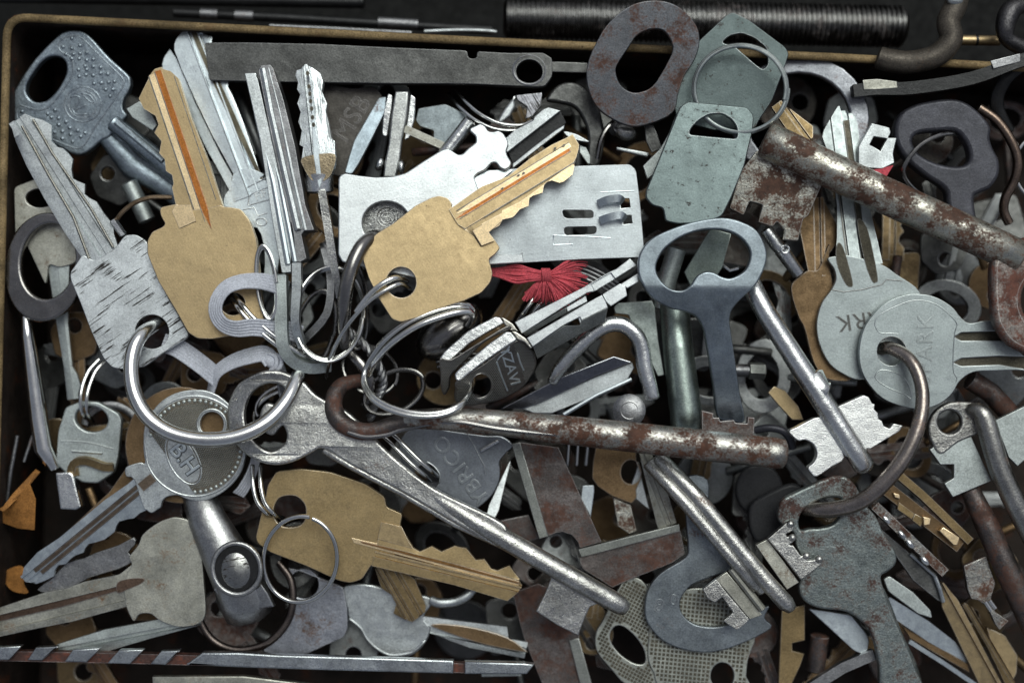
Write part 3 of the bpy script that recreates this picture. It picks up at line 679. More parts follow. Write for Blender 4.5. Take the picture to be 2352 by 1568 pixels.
T = Thing('round_bow_key', 'satin round-bowed key half under the SPARK key, its blade under the barrel', 'key')
cc = P('b4 735,800')[0]
o = sm(P('b4 535,262 590,250 640,240 880,300 1000,375 1160,500 1150,700 1050,950 900,1060 745,1092 640,1055 545,985 475,850 455,710 488,575 555,480 585,410 575,340 540,290'), 4)
yz = Z(52, cc, .02, -.03)
sl = [sm(P('b4 600,160 640,200 700,420 690,462 650,440 600,330 585,240'), 3), sm(P('b4 730,10 800,60 870,380 860,430 830,420 780,280'), 3)]
p = T.part('bow', spark); p.add(*g_plate(o, z=yz, t=16, bev=2)); k = T.part('groove', groove)
for q in sl: k.add(*g_plate(q, z=lambda x, y: yz(x, y)+.7, t=1.6, bev=.3))
lf = P('a4 600,725 560,790 510,885 500,930 560,1100 600,1400 b4 600,120 590,220 590,300'); rt = P('a4 610,725 720,790 735,850 790,1300 b4 850,60 905,300')
p = T.part('blade', spark); p.add(*g_blade(P('b4 750,300')[0], P('a4 610,735')[0], lf, rt, [(-29, -5), (-24, -5), (-22, 0), (2, 0), (4, -6), (17, -6), (19, 0), (30, 0)], 55, 34, 14))
ya, yb = P('b4 750,300')[0], P('a4 610,735')[0]; k.add(*g_strip(ya, yb, 5, 18, -10, 330, 49.5, 30.5, 2)); k.add(*g_strip(ya, yb, -29, -26, 0, 250, 50, 31, 2))
p = T.part('stamp', engr); p.add(*g_text('SPARK', P('b4 835,675')[0], 54, 172, yz, 1.4, space=1.1)); p.add(*stroke(P('b4 560,480 640,495 760,480 900,445 930,410 1040,420'), 1.5, yz))
T = Thing('round_bow_key', 'satin round key stamped SPARK with the dark ring through its hole', 'key')
o = sm(P('b4 1120,508 1250,525 1370,590 1440,670 1500,708 1620,688 1800,690 v 2420,735 2420,870 b4 1867,1030 1660,1030 1520,1040 1430,1100 1380,1180 1300,1250 1180,1290 1050,1275 900,1215 790,1090 750,980 748,860 790,720 900,590 1010,530'), 4)
hs_ = P('b4 965,898')[0]
s_z = Z(84, hs_, .02, -.03)
gr = [rc(P('b4 1390,800 1440,770 1700,760 v 2400,760 2400,795 b4 1700,825 1440,828'), 3), rc(P('b4 1385,975 1440,945 1700,930 v 2400,820 2400,855 b4 1700,990 1440,1000'), 3)]
p = T.part('bow', spark); p.add(*g_plate(o, [circ(*hs_, 33, 33)]+gr, z=s_z, t=17, bev=1.5))
p = T.part('groove', groove); 
for q in gr: p.add(*g_plate(rc(q, 1, 1), z=77, t=4, bev=.4))
p = T.part('stamp', metal('stamp_relief', (.42, .46, .46), .45, grain=.15, bump=.1)); p.add(*g_text('SPARK', P('b4 1195,890')[0], 52, -88, s_z, 1.6, space=1.12))
p.add(*stroke(sm(P('b4 850,720 870,660 1000,590 1130,550 1270,580 1380,670 1410,720 1395,770 1385,900 1385,1030 1410,1080 1400,1110'), 3, False), 1.2, s_z))
p.add(*stroke(sm(P('b4 860,1090 860,1050 900,1025 980,1040 1050,1080 1090,1150 1100,1220 1050,1190 950,1150'), 3), 1.2, s_z, True)); p.add(*stroke(sm(P('b4 850,720 880,770 950,775 1010,780'), 3, False), 1.2, s_z))
T = Thing('carrying_ring', 'thick dark steel ring hooked through the SPARK key and the corroded key', 'key ring')
T.part('carrying_ring', metal('tarnished_ring', (.36, .31, .28), .28, rust=.12, rcol=(.16, .07, .035), speck=.2, grain=.2, bump=.2), sharp=60).add(*g_tube(sm(P('v 2020,802,40,15 2048,800,85,15 2088,824,118,15 2112,868,138,15 2119,920,150,15.5 2110,975,158,16 2088,1030,160,17 2055,1080,156,18 2010,1128,144,18 1965,1157,125,18 1920,1168,104,18 1880,1170,86,17 1850,1168,60,16'), 5, False), 16, n=18))

T = Thing('aged_brass_key', 'brown key lying under the satin round keys at right', 'key')
o = sm(P('e7 780,900 690,960 610,1030 585,1110 610,1250 680,1450 740,1568 b4 430,960 500,1070 600,1100 700,1080 750,900 600,600 560,400 v 1905,600 1905,560 e7 900,880'), 4)
T.part('bow', bronze).add(*g_plate(o, z=30, t=14))
T.part('blade', bronze).add(*g_blade(P('e7 900,950')[0], P('e7 880,60')[0], P('e7 700,100 690,450 740,700 780,900 800,960'), P('e7 950,60 1100,330 1170,500 1000,750 990,960'), [(-8, 0), (-6, -5), (6, -5), (8, 0), (16, 0), (18, -6)], 30, 20, 12))

# ---------------------------------------------------------------- top right dark things
T = Thing('painted_key', 'dark painted key with an oblong hole near the upper right edge', 'key')
o = sm(P('a4 990,860 1030,770 1120,715 1240,685 1380,672 1490,705 1590,790 1645,870 1640,940 1660,1010 1700,1090 1700,1190 1640,1280 1560,1318 1530,1360 1560,1568 v 2250,560 2200,560 a4 1350,1400 1330,1290 1200,1200 1080,1100 1000,980'), 4)
i_ = sm(P('a4 1110,960 1150,910 1280,895 1400,895 1465,960 1495,1040 1490,1100 1440,1130 1340,1125 1240,1095 1150,1040'), 4)
T.part('painted_key', darkp, sharp=60).add(*g_plate(o, [i_], z=Z(58, (2150, 340), .05, 0), t=40, bev=9, res=3))
T = Thing('brown_ring', 'brown steel ring sweeping down behind the dark painted key', 'key ring')
T.part('brown_ring', metal('brown_ring_steel', (.26, .19, .15), .3, speck=.2, grain=.2, bump=.2)).add(*g_tube(sm(P('a4 1560,735,40 1680,820,42 1780,960,42 1825,1100,38 1800,1230,30 1740,1350,20 1730,1440,10 1765,1520,5'), 5, False), 11, n=14))
T = Thing('wire_ring', 'thin tarnished wire ring threaded through the dark painted key', 'key ring')
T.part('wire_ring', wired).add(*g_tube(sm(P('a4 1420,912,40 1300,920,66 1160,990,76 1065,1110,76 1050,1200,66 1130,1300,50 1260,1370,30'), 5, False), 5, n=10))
T = Thing('wire_ring', 'double wire ring cut by the right edge below the top right corner', 'key ring')
T.part('wire_ring', wire).add(*g_tube(ell(2392, 385, 62, 74, 0, -10, 0, 0, 120, 980, rise=9), 4.5, n=10))
T = Thing('slotted_key_bit', 'brushed silver key end with a square notch above the rusty barrel', 'key')
T.part('slotted_key_bit', nickel).add(*g_plate(rc(P('a4 830,840 950,870 960,905 940,940 1000,940 985,1000 975,1050 985,1110 900,1150 740,1140 740,1000'), 3), [P('a4 845,930 935,945 890,1030 815,985')], z=62, t=16))
T.part('red_mark', redm).add(*g_plate(P('a4 830,1160 980,1125 930,1205'), z=60, t=4))
T = Thing('aged_brass_key', 'brown brass blade end just above the rusty barrel tip', 'key')
T.part('aged_brass_key', brass_d).add(*g_blade(P('a4 420,980')[0], P('a4 230,720')[0], P('a4 150,730 230,850 300,950'), P('a4 240,715 430,860 430,980'), [(-6, 0), (-4, -4), (4, -4), (6, 0)], 70, 60, 14))
T = Thing('screw_fitting', 'small shiny fitting with a tiny ring end beside the kidney-shaped bow', 'fitting')
T.part('barrel', silver).add(*g_tube(P('b4 110,70,52,15 180,170,50,16 230,230,48,14'), 15, n=14)); T.part('barrel', silver).add(*g_tube(P('b4 215,210,50,17 330,370,34,15'), 15, n=14))
T.part('end_ring', silver).add(*g_tube([(q[0], q[1], 66) for q in circ(*P('b4 240,205')[0], 9)], 2.4, n=8, closed=True))

# ---------------------------------------------------------------- left side
T = Thing('ring_bow_key', 'polished key with a round open bow at the left edge, stem pointing down', 'key')
o = circ(*P('b1 300,325')[0], 94, 126, 8, n=48); i_ = circ(*P('b1 325,285')[0], 62, 87, 8, n=40)
T.part('bow', chromed, sharp=60).add(*g_plate(o, [i_], z=Z(28, P('b1 300,325')[0], .1, .02), t=24, bev=6, res=3))
T.part('stem', chrome, sharp=60).add(*g_tube(P('b1 175,660,10,10 190,800,6,14 225,1050,0,18 265,1350,-6,21 300,1568,-8,22 c1 300,0,-8,22 370,130,-8,14'), 18, n=18))
T.part('bit', silver).add(*g_plate(rc(P('c1 372,155 470,150 490,165 545,385 510,405 405,400 385,260'), 3), z=8, t=34, bev=4))
T.part('rust_spot', metal('rust_spot', (.24, .11, .055), .7, grain=.3, metallic=0)).add(*g_tube(sm(P('d5 0,0') and P('b1 215,665,20 270,682,20 330,668,22'), 4, False), 6.5, n=10, sq=.6))
T = Thing('stained_key', 'stained nickel key lying under the polished ring bow at the left edge', 'key')
o = rc(P('v 32,430 90,408 150,440 185,500 b1 540,230 510,300 400,330 330,300 v 105,655 60,560 35,560'), 10, 4)
T.part('bow', nickel_y).add(*g_plate(o, [circ(92, 455, 34, 22)], z=-6, t=14))
T.part('blade', nickel_g).add(*g_blade(P('b1 380,300')[0], P('b1 490,1230')[0], P('b1 320,300 380,700 430,1000 455,1228'), P('b1 470,300 460,700 490,1000 520,1050 545,1130 530,1190'), [(-4, 0), (-2, -3), (6, -3)], -10, -30, 12))
T = Thing('small_key', 'small grey key with an oval hole hanging from two thin rings at lower left', 'key')
o = rc(P('c1 v 150,935 188,920 225,922 272,948 280,965 272,1050 262,1085 225,1110 190,1108 150,1085 128,1065 133,990'), 7, 4)
T.part('small_key', nickel_g, sharp=45).add(*g_plate(o, [circ(210, 962, 38, 29, 12)], z=-2, t=18, bev=4, res=2)); T.parts[-1].add(*stroke(sm(P('v 140,1012 200,1015 260,1030'), 3, False), 2, -2)); T.parts[-1].add(*stroke(P('v 165,1035 235,1040'), 4, -2))
T = Thing('split_ring', 'narrow double ring passing through the small grey key at lower left', 'key ring')
T.part('split_ring', wire).add(*g_tube(sm(P('v 204,965,-30 190,950,5 185,920,14 190,885,10 205,850,0 228,825,-10'), 5, False), 4.2, n=10)); T.parts[-1].add(*g_tube(sm(P('v 216,970,-30 202,950,5 199,920,14 205,888,10 220,852,0 240,830,-10'), 5, False), 4.2, n=10))
T = Thing('key_bow_ring', 'dull ring bow arching behind the small grey key at lower left', 'key')
T.part('key_bow_ring', mid).add(*g_tube(ell(255, 985, 62, 55, 10, -40, 0, 0, 180, 380), 9, n=12, sq=.5))
T = Thing('dry_leaf', 'folded dry brown leaf at the lower left edge', 'leaf')
def leafz(x, y): return 20+.5*(y-1130)*(.2 if x > 50 else .1)-(x*.25)
lp = P('c1 -40,420 40,360 140,260 270,135 235,210 195,250 240,330 240,540 150,530 60,520 -40,500')
T.part('blade', leafm).add(*g_plate(P('c1 -40,415 60,380 200,230 240,330 232,540 120,528 -40,470'), z=Z(10, (30, 1150), .3, -.2), t=2, bev=.5))
T.part('fold', leafm).add(*g_plate(P('c1 0,405 90,290 240,130 270,150 180,260 60,385 20,415'), z=Z(22, (30, 1150), -.2, .3), t=2, bev=.5))
T.part('vein', leafm).add(*g_tube(P('c1 -20,412,24 100,330,20 180,255,16 240,150,12'), 1.6, n=6))
T = Thing('dry_leaf', 'crumpled brown leaf fragment near the left edge above the bottom', 'leaf')
T.part('dry_leaf', leafm).add(*g_plate(sm(P('c1 20,850 60,800 140,780 170,830 160,900 190,960 120,960 60,930'), 3), z=Z(-30, (40, 1330), .4, .2), t=3, bev=.5))

# elastic lace
T = Thing('elastic_loop', 'woven pale elastic band looped through the left brass key and knotted beside it', 'elastic')
rb = sm(P('b1 1960,480,70,-20 1860,440,112,-25 1760,420,132,-30 1640,425,140,-35 1540,465,142,-35 1478,550,142,-35 1470,640,140,-35 1520,715,138,-35 1610,745,130,-30 1720,735,120,-20 1840,745,100,-10 v 655,757,80,0 690,768,60,0'), 5, False)
T.part('band', lace).add(*g_ribbon(rb, 41, 3, 6, 1.6))
rb = sm(P('b1 1110,840,40,10 1200,870,46,15 1300,935,50,20 1400,1010,46,25 1480,1080,30,30'), 5, False)
T.part('band', lace).add(*g_ribbon(rb, 44, 3, 6, 1.6))
rb = sm(P('b1 1420,1250,0,60 1440,1150,25,55 1480,1040,46,45 1580,970,58,35 1700,930,64,25 1800,915,66,20 v 625,830,66,15'), 5, False)
T.part('band', lace).add(*g_ribbon(rb, 40, 3, 6, 1.6))
T.part('knot', lace).add(*g_ball(628, 830, 64, 24, 17, 14, 12)); T.parts[-1].add(*g_tube(sm(P('v 618,812,66 634,820,78 634,840,78 622,850,66'), 3, False), 5)); T.parts[-1].add(*g_tube(sm(P('v 632,814,66 646,822,78 644,842,78 632,850,66'), 3, False), 5))
rb = sm(P('v 640,838,60,30 648,860,50,50 646,890,30,70 652,925,10,80'), 5, False)
T.part('tail', lace).add(*g_ribbon(rb, 26, 3, 4, 1.6))
T = Thing('elastic_loop', 'end of a lavender elastic hanging below the embossed round key', 'elastic')
T.part('elastic_loop', lace).add(*g_ribbon(sm(P('v 588,1050,10,60 578,1085,14,50 560,1120,12,40 548,1135,5,30'), 4, False), 30, 3, 5, 1.6))

# ---------------------------------------------------------------- rings of the centre bunch
T = Thing('carrying_ring', 'big polished steel ring sweeping below the scratched silver key, left of centre', 'key ring')
T.part('carrying_ring', chrome, sharp=60).add(*g_tube(sm(P('v 372,735,30,15 352,748,64,16 326,768,104,16.5 308,800,122,17 301,850,134,17 310,905,140,17.5 338,955,144,17.5 385,990,148,17.5 445,1007,150,17.5 510,1008,150,17.5 570,993,146,17.5 620,963,136,17.5 658,920,118,17 680,875,90,17 693,838,50,16 690,800,5,16 670,770,-40,15'), 5, False), 17, n=22))
T = Thing('embossed_key', 'round-bowed silver key embossed with an oval B.H badge, lower left', 'key')
bc = P('d6 735,790')[0]; br = 121
o = sm(P('d6 750,75 900,92 1050,160 1200,290 1310,440 1370,620 1385,800 1360,1000 1290,1170 1150,1330 1000,1430 850,1482 720,1485 600,1450 520,1415 440,1420 370,1440 320,1490 300,1568 c1 1060,400 1020,425 985,405 960,380 900,200 850,180 840,130 870,105 940,85 d6 100,1000 80,820 100,520 230,300 380,170 560,95'), 3)
ez = Z(48, bc, -.02, -.02)
hh = circ(*P('d6 950,510')[0], 27, 28)
p = T.part('bow', nickel); p.add(*g_plate(o, [hh], z=ez, t=16, bev=2))
rim_ = circ(*bc, br-5, br-6, 0, 72)
p.add(*stroke([q for i, q in enumerate(rim_) if not (33 <= i <= 36)], 2.6, ez)); p.add(*stroke(circ(*P('d6 950,510')[0], 33, 34), 2.6, ez, True))
reg = [q for q in circ(*bc, br-17, br-18, 0, 60)]
edge_ln = P('d6 90,780 240,870 560,1300 560,1400')
oval = circ(*P('d6 590,960')[0], 33, 62, -28, 36)
p.add(*stroke(oval, 2.2, ez, True)); p.add(*stroke(circ(*P('d6 590,960')[0], 28, 56, -28, 36), 1.3, ez, True))
p2 = T.part('field', metal('dirty_knurl', (.20, .18, .15), .5, speck=.2, grain=.25, bump=.3)); 
fld = [q for q in circ(*bc, br-9, br-10, 0, 60)]
fld = [q for q in fld if (q[0]-bc[0])*.80+(q[1]-bc[1])*-.58 > -92]
def keep(x, y): return ((x-bc[0])*.80-(y-bc[1])*.60) > -70
poly = [q if keep(*q) else None for q in fld]; poly = [q for q in poly if q]
p2.add(*g_plate(poly, [circ(*P('d6 950,510')[0], 31, 32)], z=lambda x, y: ez(x, y)+.7, t=2, bev=.3))
p3 = T.part('knurling', nickel_g)
for i in range(-34, 35):
    for j in range(-34, 35):
        lx, ly = i*4.6+(j % 2)*2.3, j*4.2
        x, y = bc[0]+lx*.98-ly*.17, bc[1]+lx*.17+ly*.98
        if inside((x, y), poly) and math.hypot(x-bc[0], y-bc[1]) < br-24 and not inside((x, y), [(bc[0]-38+(q[0]-bc[0]+38)*1, q[1]) for q in oval]) and math.hypot(x-486, y-973) > 36 and ((x-bc[0])*.8-(y-bc[1])*.6) > -66:
            p3.add(*g_dome(x, y, ez(x, y)+.7, 2.1, 1.8, 4, 1))
for k in range(52):
    a = 2*math.pi*k/52; x, y = bc[0]+(br-16)*math.cos(a), bc[1]+(br-16)*math.sin(a)
    if ((x-bc[0])*.8-(y-bc[1])*.6) > -68: p3.add(*g_dome(x, y, ez(x, y)+.7, 4.8, 3, 8, 2))
p4 = T.part('badge', nickel); p4.add(*g_plate(circ(*P('d6 590,960')[0], 29, 58, -28, 36), z=lambda x, y: ez(x, y)+1.6, t=2.6, bev=.5)); p5 = T.part('letter_outline', engr, sub=p4); p5.add(*g_text('B.H', P('d6 600,950')[0], 52, 54, lambda x, y: ez(x, y)+1.7, 1.2, bev=2.6)); p5 = T.part('lettering', pale, sub=p4); p5.add(*g_text('B.H', P('d6 600,950')[0], 52, 54, lambda x, y: ez(x, y)+1.8, 5.5, bev=.9))
T.parts[-1].add([], [])
lf = P('c1 1000,150 970,140 940,160 860,230 700,340 400,590 250,690 160,790 150,840'); rt = P('c1 1090,330 1070,395 1020,425 985,405 940,425 900,460 860,465 800,482 782,510 770,550 735,578 700,603 640,622 595,632 572,660 560,690 500,712 470,735 440,768 390,775 365,810 360,850 300,880 240,902 165,888')
e0, e1 = P('c1 985,165')[0], P('c1 150,850')[0]
p = T.part('blade', pale); p.add(*g_blade(e0, e1, lf, rt, [(-27, 0), (-26, -4), (-17, -4), (-16, 0), (-14, 0), (-13, -4), (-4, -4), (-3, 0)], 46, 26, 14))
p = T.part('groove', metal('brown_stained_groove', (.17, .13, .10), .5, speck=.3, rust=.2, grain=.25, bump=.2)); p.add(*g_strip(e0, e1, -13, -4, -6, 340, 45, 25, 3)); p.add(*g_strip(e0, e1, -26, -17, -2, 330, 45, 25, 3))
p.add(*g_strip(e0, e1, -26, -4, -8, 30, 50, 48, 2))
T = Thing('aged_brass_key', 'brown round brass bow peeking from behind the embossed B.H key', 'key')
T.part('aged_brass_key', bronze).add(*g_plate(circ(415, 1022, 128, 134, n=40), z=26, t=14, bev=2)); T.parts[0].add(*g_plate(P('v 300,1060 340,1130 150,1250 110,1290 100,1270 250,1130'), z=22, t=12))

T = Thing('pitted_skeleton_key', 'large pitted steel key with an open looped bow and long shank crossing the lower centre', 'key')
o = sm(P('v 770,930 725,905 695,875 650,853 620,850 590,856 548,880 526,920 522,965 534,1005 560,1040 600,1062 640,1068 680,1058 715,1040 744,1031 806,1068 922,1129 1045,1201 1150,1258 1165,1215 1130,1186 1038,1142 976,1107 900,1045 850,995 810,955 790,940'), 5)
i1 = sm(P('v 610,882 578,902 562,940 566,985 590,1020 622,1036 650,1022 658,1000 650,978 640,985 625,1000 600,985 596,950 612,925 640,930 655,905 645,885'), 4)
def skz(x, y): return 96+(max(0, x-760))*.075+(-26 if x < 600 else 0)*(600-x)/80
p = T.part('bow', sparkle, sharp=55); p.add(*g_plate(o, [i1], z=skz, t=26, bev=6, res=3))
p = T.part('shank', sparkle, sharp=60); p.add(*g_tube(P('v 960,1115,92,16 1050,1172,104,20 1150,1232,114,23 1250,1290,120,23 1330,1335,118,23 1400,1375,114,23 1425,1390,112,21 1438,1398,110,15'), 24, n=22, sq=.95))
p.add(*g_tube(P('v 744,1034,86,8 806,1070,88,8 922,1131,92,8 1045,1203,98,8 1202,1275,104,8 1260,1305,104,8'), 8, n=10))
p = T.part('bit', sparkle); p.add(*g_plate(rc(P('c3 385,820 385,870 340,980 285,1085 430,1180 572,1250 615,1130 650,1055 720,1030 700,1000 600,950 500,870'), 3), z=Z(104, (1300, 1390), 0, -.05), t=20, bev=3, res=2))

T = Thing('rusty_barrel_key', 'brown rusted key with a hook-shaped bow, its round shank pointing right across the centre', 'key')
p = T.part('bow', rusty2, sharp=60); p.add(*g_tube(sm(P('v 830,872,40,14 785,885,60,18 766,920,84,20 775,960,104,21 810,985,116,20 855,990,124,19 900,975,130,18 945,962,134,19'), 5, False), 19, n=16))
p = T.part('shank', rusty, sharp=60); p.add(*g_tube(P('v 930,962,134,20 1000,962,138,24 1100,966,140,27 1250,982,142,31 1400,998,144,33 1600,1020,146,34 1780,1040,148,34 1800,1042,148,32'), 30, n=26, sq=.9))
p = T.part('bow_edge', chromed); p.add(*g_tube(sm(P('v 800,992,130 840,1003,138 890,998,140 930,985,142 1040,968,158 1150,985,162 1300,1000,164'), 4, False), 5, n=8))
p = T.part('bit', rusty2); p.add(*g_plate(rc(P('b3 1420,1300 1500,1320 1500,1350 1540,1350 1545,1375 1640,1365 1650,1385 1730,1390 1735,1345 1780,1350 1775,1500 1420,1460'), 2), z=112, t=20))

def coil(name, label, pts, r, m, turns=2, off=(3, 3, 5), **k):
    T = Thing(name, label, 'key ring'); p = T.part(name, m, sharp=60)
    for i in range(turns):
        q = sm([(a[0]+off[0]*i, a[1]+off[1]*i, a[2]+off[2]*i) for a in P(pts)], 6, k.get('closed', False))
        p.add(*g_tube(q, r, n=12, closed=k.get('closed', False), flat=k.get('flat')))
    return T
coil('split_ring', 'bright double split ring, widest of the centre rings, passing through the thick twin keys',
     'v 1083,742,30 1090,722,78 1078,702,100 1045,698,112 990,712,122 930,742,124 878,785,116 845,835,96 838,875,110 860,912,150 905,937,172 965,949,180 1020,945,178 1062,925,160 1082,895,112 1086,872,60', 6.0, wire, 2, (-3, 7, 3))
coil('split_ring', 'broad flat split ring hooking into the dark hole beside the twin keys', 'v 1076,748,60 1086,728,96 1074,716,118 1030,722,134 960,748,140 900,788,130 862,830,104 846,862,70', 7.5, chrome, 1)
coil('split_ring', 'thin wire ring whose cut end rests below the hole of the centre brass key',
     'v 941,664,106 922,652,136 895,661,150 850,690,152 806,737,146 775,785,126 756,830,90 749,868,40', 5, wire, 1)
coil('split_ring', 'short cut end of wire poking from the hole of the centre brass key', 'v 935,645,110 910,638,146 880,650,156 845,680,154 818,716,150', 6.2, chrome, 1)
T = Thing('split_ring', 'upright round coil of three bright wires just left of the thick central ring', 'key ring')
T.part('split_ring', wire).add(*g_tube(ell(757, 722, 74, 102, 6, 60, 0, 20, 0, 1080, grow=2.2, rise=8), 3.9, n=10))
T = Thing('split_ring', 'slim upright coil squeezed between the left brass key and the edge-on keys', 'key ring')
T.part('split_ring', wire).add(*g_tube(ell(612, 650, 20, 76, -6, 100, 0, 0, 0, 720, grow=1.5, rise=7), 4.2, n=10))
coil('split_ring', 'double wire running from the hole of the left brass key down to the centre', 'v 530,688,60 545,705,96 575,740,104 620,780,100 680,822,80 720,838,40', 5.5, chrome, 2, (8, -10, 4))
T = Thing('carrying_ring', 'thick polished ring standing upright through the hole of the opener plate', 'key ring')
T.part('carrying_ring', chromed, sharp=60).add(*g_tube(sm(P('v 885,545,50,15 862,542,104,15 835,560,136,15.5 815,595,150,16 800,640,152,16 791,690,140,16 789,740,116,15 792,785,84,14 796,815,40,13'), 5, False), 16, n=18))
T = Thing('wire_ring', 'thin ring hanging in the hole of the brown brass key at lower centre', 'key ring')
T.part('wire_ring', wire).add(*g_tube(ell(690, 1284, 84, 98, 8, 72, 16, -20, -80, 275, grow=1, rise=4), 5.2, n=12))
coil('split_ring', 'double wire ring passing into the upper corner of the brown brass key', 'v 580,1068,40 581,1110,60 590,1150,66 612,1178,60 632,1186,20', 5, wire, 2, (18, 2, 3))
coil('split_ring', 'double wire leading to the hole of the dark stamped key', 'v 860,985,60 895,1015,84 940,1060,94 975,1092,84 990,1105,40', 5, wire, 2, (14, -12, 4))
coil('split_ring', 'double wire ring curving down from the long dark wrench at top centre', 'v 1030,215,-20 1055,245,10 1090,275,30 1135,296,38 1180,300,36 1210,290,20', 4.5, wire, 2, (14, -12, 3))
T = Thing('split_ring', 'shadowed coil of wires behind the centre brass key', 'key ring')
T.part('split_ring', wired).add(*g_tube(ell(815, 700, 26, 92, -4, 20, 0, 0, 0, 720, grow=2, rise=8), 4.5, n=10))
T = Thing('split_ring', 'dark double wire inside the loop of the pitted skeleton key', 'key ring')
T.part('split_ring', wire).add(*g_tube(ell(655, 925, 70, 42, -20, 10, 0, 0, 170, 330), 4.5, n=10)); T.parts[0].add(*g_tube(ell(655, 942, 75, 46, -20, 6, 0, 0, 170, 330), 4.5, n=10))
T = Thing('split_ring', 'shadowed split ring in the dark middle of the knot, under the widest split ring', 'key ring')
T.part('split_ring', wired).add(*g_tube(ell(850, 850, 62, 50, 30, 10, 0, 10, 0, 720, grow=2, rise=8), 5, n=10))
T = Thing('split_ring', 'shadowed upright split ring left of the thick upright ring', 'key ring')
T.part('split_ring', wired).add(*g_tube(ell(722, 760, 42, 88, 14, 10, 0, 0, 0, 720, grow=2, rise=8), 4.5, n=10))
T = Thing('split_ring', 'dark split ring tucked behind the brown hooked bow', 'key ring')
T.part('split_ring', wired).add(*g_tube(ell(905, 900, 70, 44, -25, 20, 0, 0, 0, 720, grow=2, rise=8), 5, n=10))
T = Thing('dark_key_bow', 'dark key bow standing on edge in the middle of the ring knot', 'key')
T.part('dark_key_bow', mid, sharp=60).add(*g_tube(sm(P('v 742,560,10,10 760,640,20,11 752,720,20,12 700,780,10,12'), 4, False), 12, n=4, phase=.785, sq=1.5))
T = Thing('dark_key_bow', 'brown steel strap curving over the middle of the ring knot', 'key')
T.part('dark_key_bow', chromed, sharp=60).add(*g_tube(sm(P('v 790,800,30,12 830,838,40,13 850,880,36,13 838,930,20,12'), 4, False), 12, n=12, sq=.6))
T = Thing('braided_wire', 'short braided grey cable curling beside the centre rings', 'cable')
for k in range(3):
    q = [(a[0]+5*math.cos(i*.7+k*2.1), a[1]+5*math.sin(i*.7+k*2.1), a[2]+4*math.sin(i*.7+k*2.1)) for i, a in enumerate(sm(P('v 780,740,40 800,760,40 840,795,40 870,840,40 880,880,36 865,915,30 850,960,10'), 9, False))]
    T.part('strand', mid).add(*g_tube(q, 6.5, n=8))
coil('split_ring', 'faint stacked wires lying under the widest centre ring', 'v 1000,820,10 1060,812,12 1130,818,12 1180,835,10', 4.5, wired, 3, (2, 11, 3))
coil('split_ring', 'stack of wires beside the red thread under the slotted plate', 'v 1290,600,20 1340,608,26 1385,628,26 1420,650,20', 4, mid, 4, (-3, 9, 2))
coil('split_ring', 'upright pair of wires below the red thread', 'v 1232,665,20 1222,690,30 1205,715,30 1190,740,20', 6, wire, 2, (26, -4, 3))
T = Thing('red_thread', 'red cotton tassel knotted under the lower edge of the slotted plate', 'thread')
kn = (1252, 634)
p = T.part('tassel', redm); rnd = random.Random(3)
for i in range(64):
    ang = math.radians(-42+155*i/63); L_ = 95+rnd.uniform(-18, 14); dx, dy = math.cos(ang), math.sin(ang)
    if ang > 1.2: L_ *= .75
    pts_ = [(kn[0]+rnd.uniform(-4, 4), kn[1]+rnd.uniform(-5, 5), 62), (kn[0]+dx*L_*.4, kn[1]+dy*L_*.4*.8, 66+rnd.uniform(-6, 8)), (kn[0]+dx*L_*.8, kn[1]+dy*L_*.7+4, 56+rnd.uniform(-6, 6)), (kn[0]+dx*L_+rnd.uniform(-5, 5), kn[1]+dy*L_*.75+8, 44+rnd.uniform(-8, 4))]
    p.add(*g_tube(sm(pts_, 3, False), 1.5, n=6))
p = T.part('cord', redm)
for i in range(20):
    u = rnd.uniform(-1, 1)
    p.add(*g_tube(sm([(kn[0]+4, kn[1]+u*9, 62+rnd.uniform(0, 4)), (kn[0]-35, kn[1]-4+u*16, 64+rnd.uniform(-3, 5)), (1185, 628+u*24, 60+rnd.uniform(-5, 5)), (1140, 625+u*10, 52), (1105, 622+u*8, 40)], 4, False), 2.4, n=6))
for i in range(14):
    p.add(*g_tube(sm([(kn[0]-5, kn[1]+8, 60), (1225+i, 655+i*.5, 56), (1200+i*3, 685+rnd.uniform(-12, 12), 40)], 3, False), 2.2, n=6))
p = T.part('knot', redm)
for i in range(5): p.add(*g_tube(sm(P(f'v {kn[0]-7+i*4},{kn[1]-16},60 {kn[0]-5+i*4},{kn[1]-6},74 {kn[0]-4+i*4},{kn[1]+8},74 {kn[0]-6+i*4},{kn[1]+18},58'), 3, False), 3, n=6))

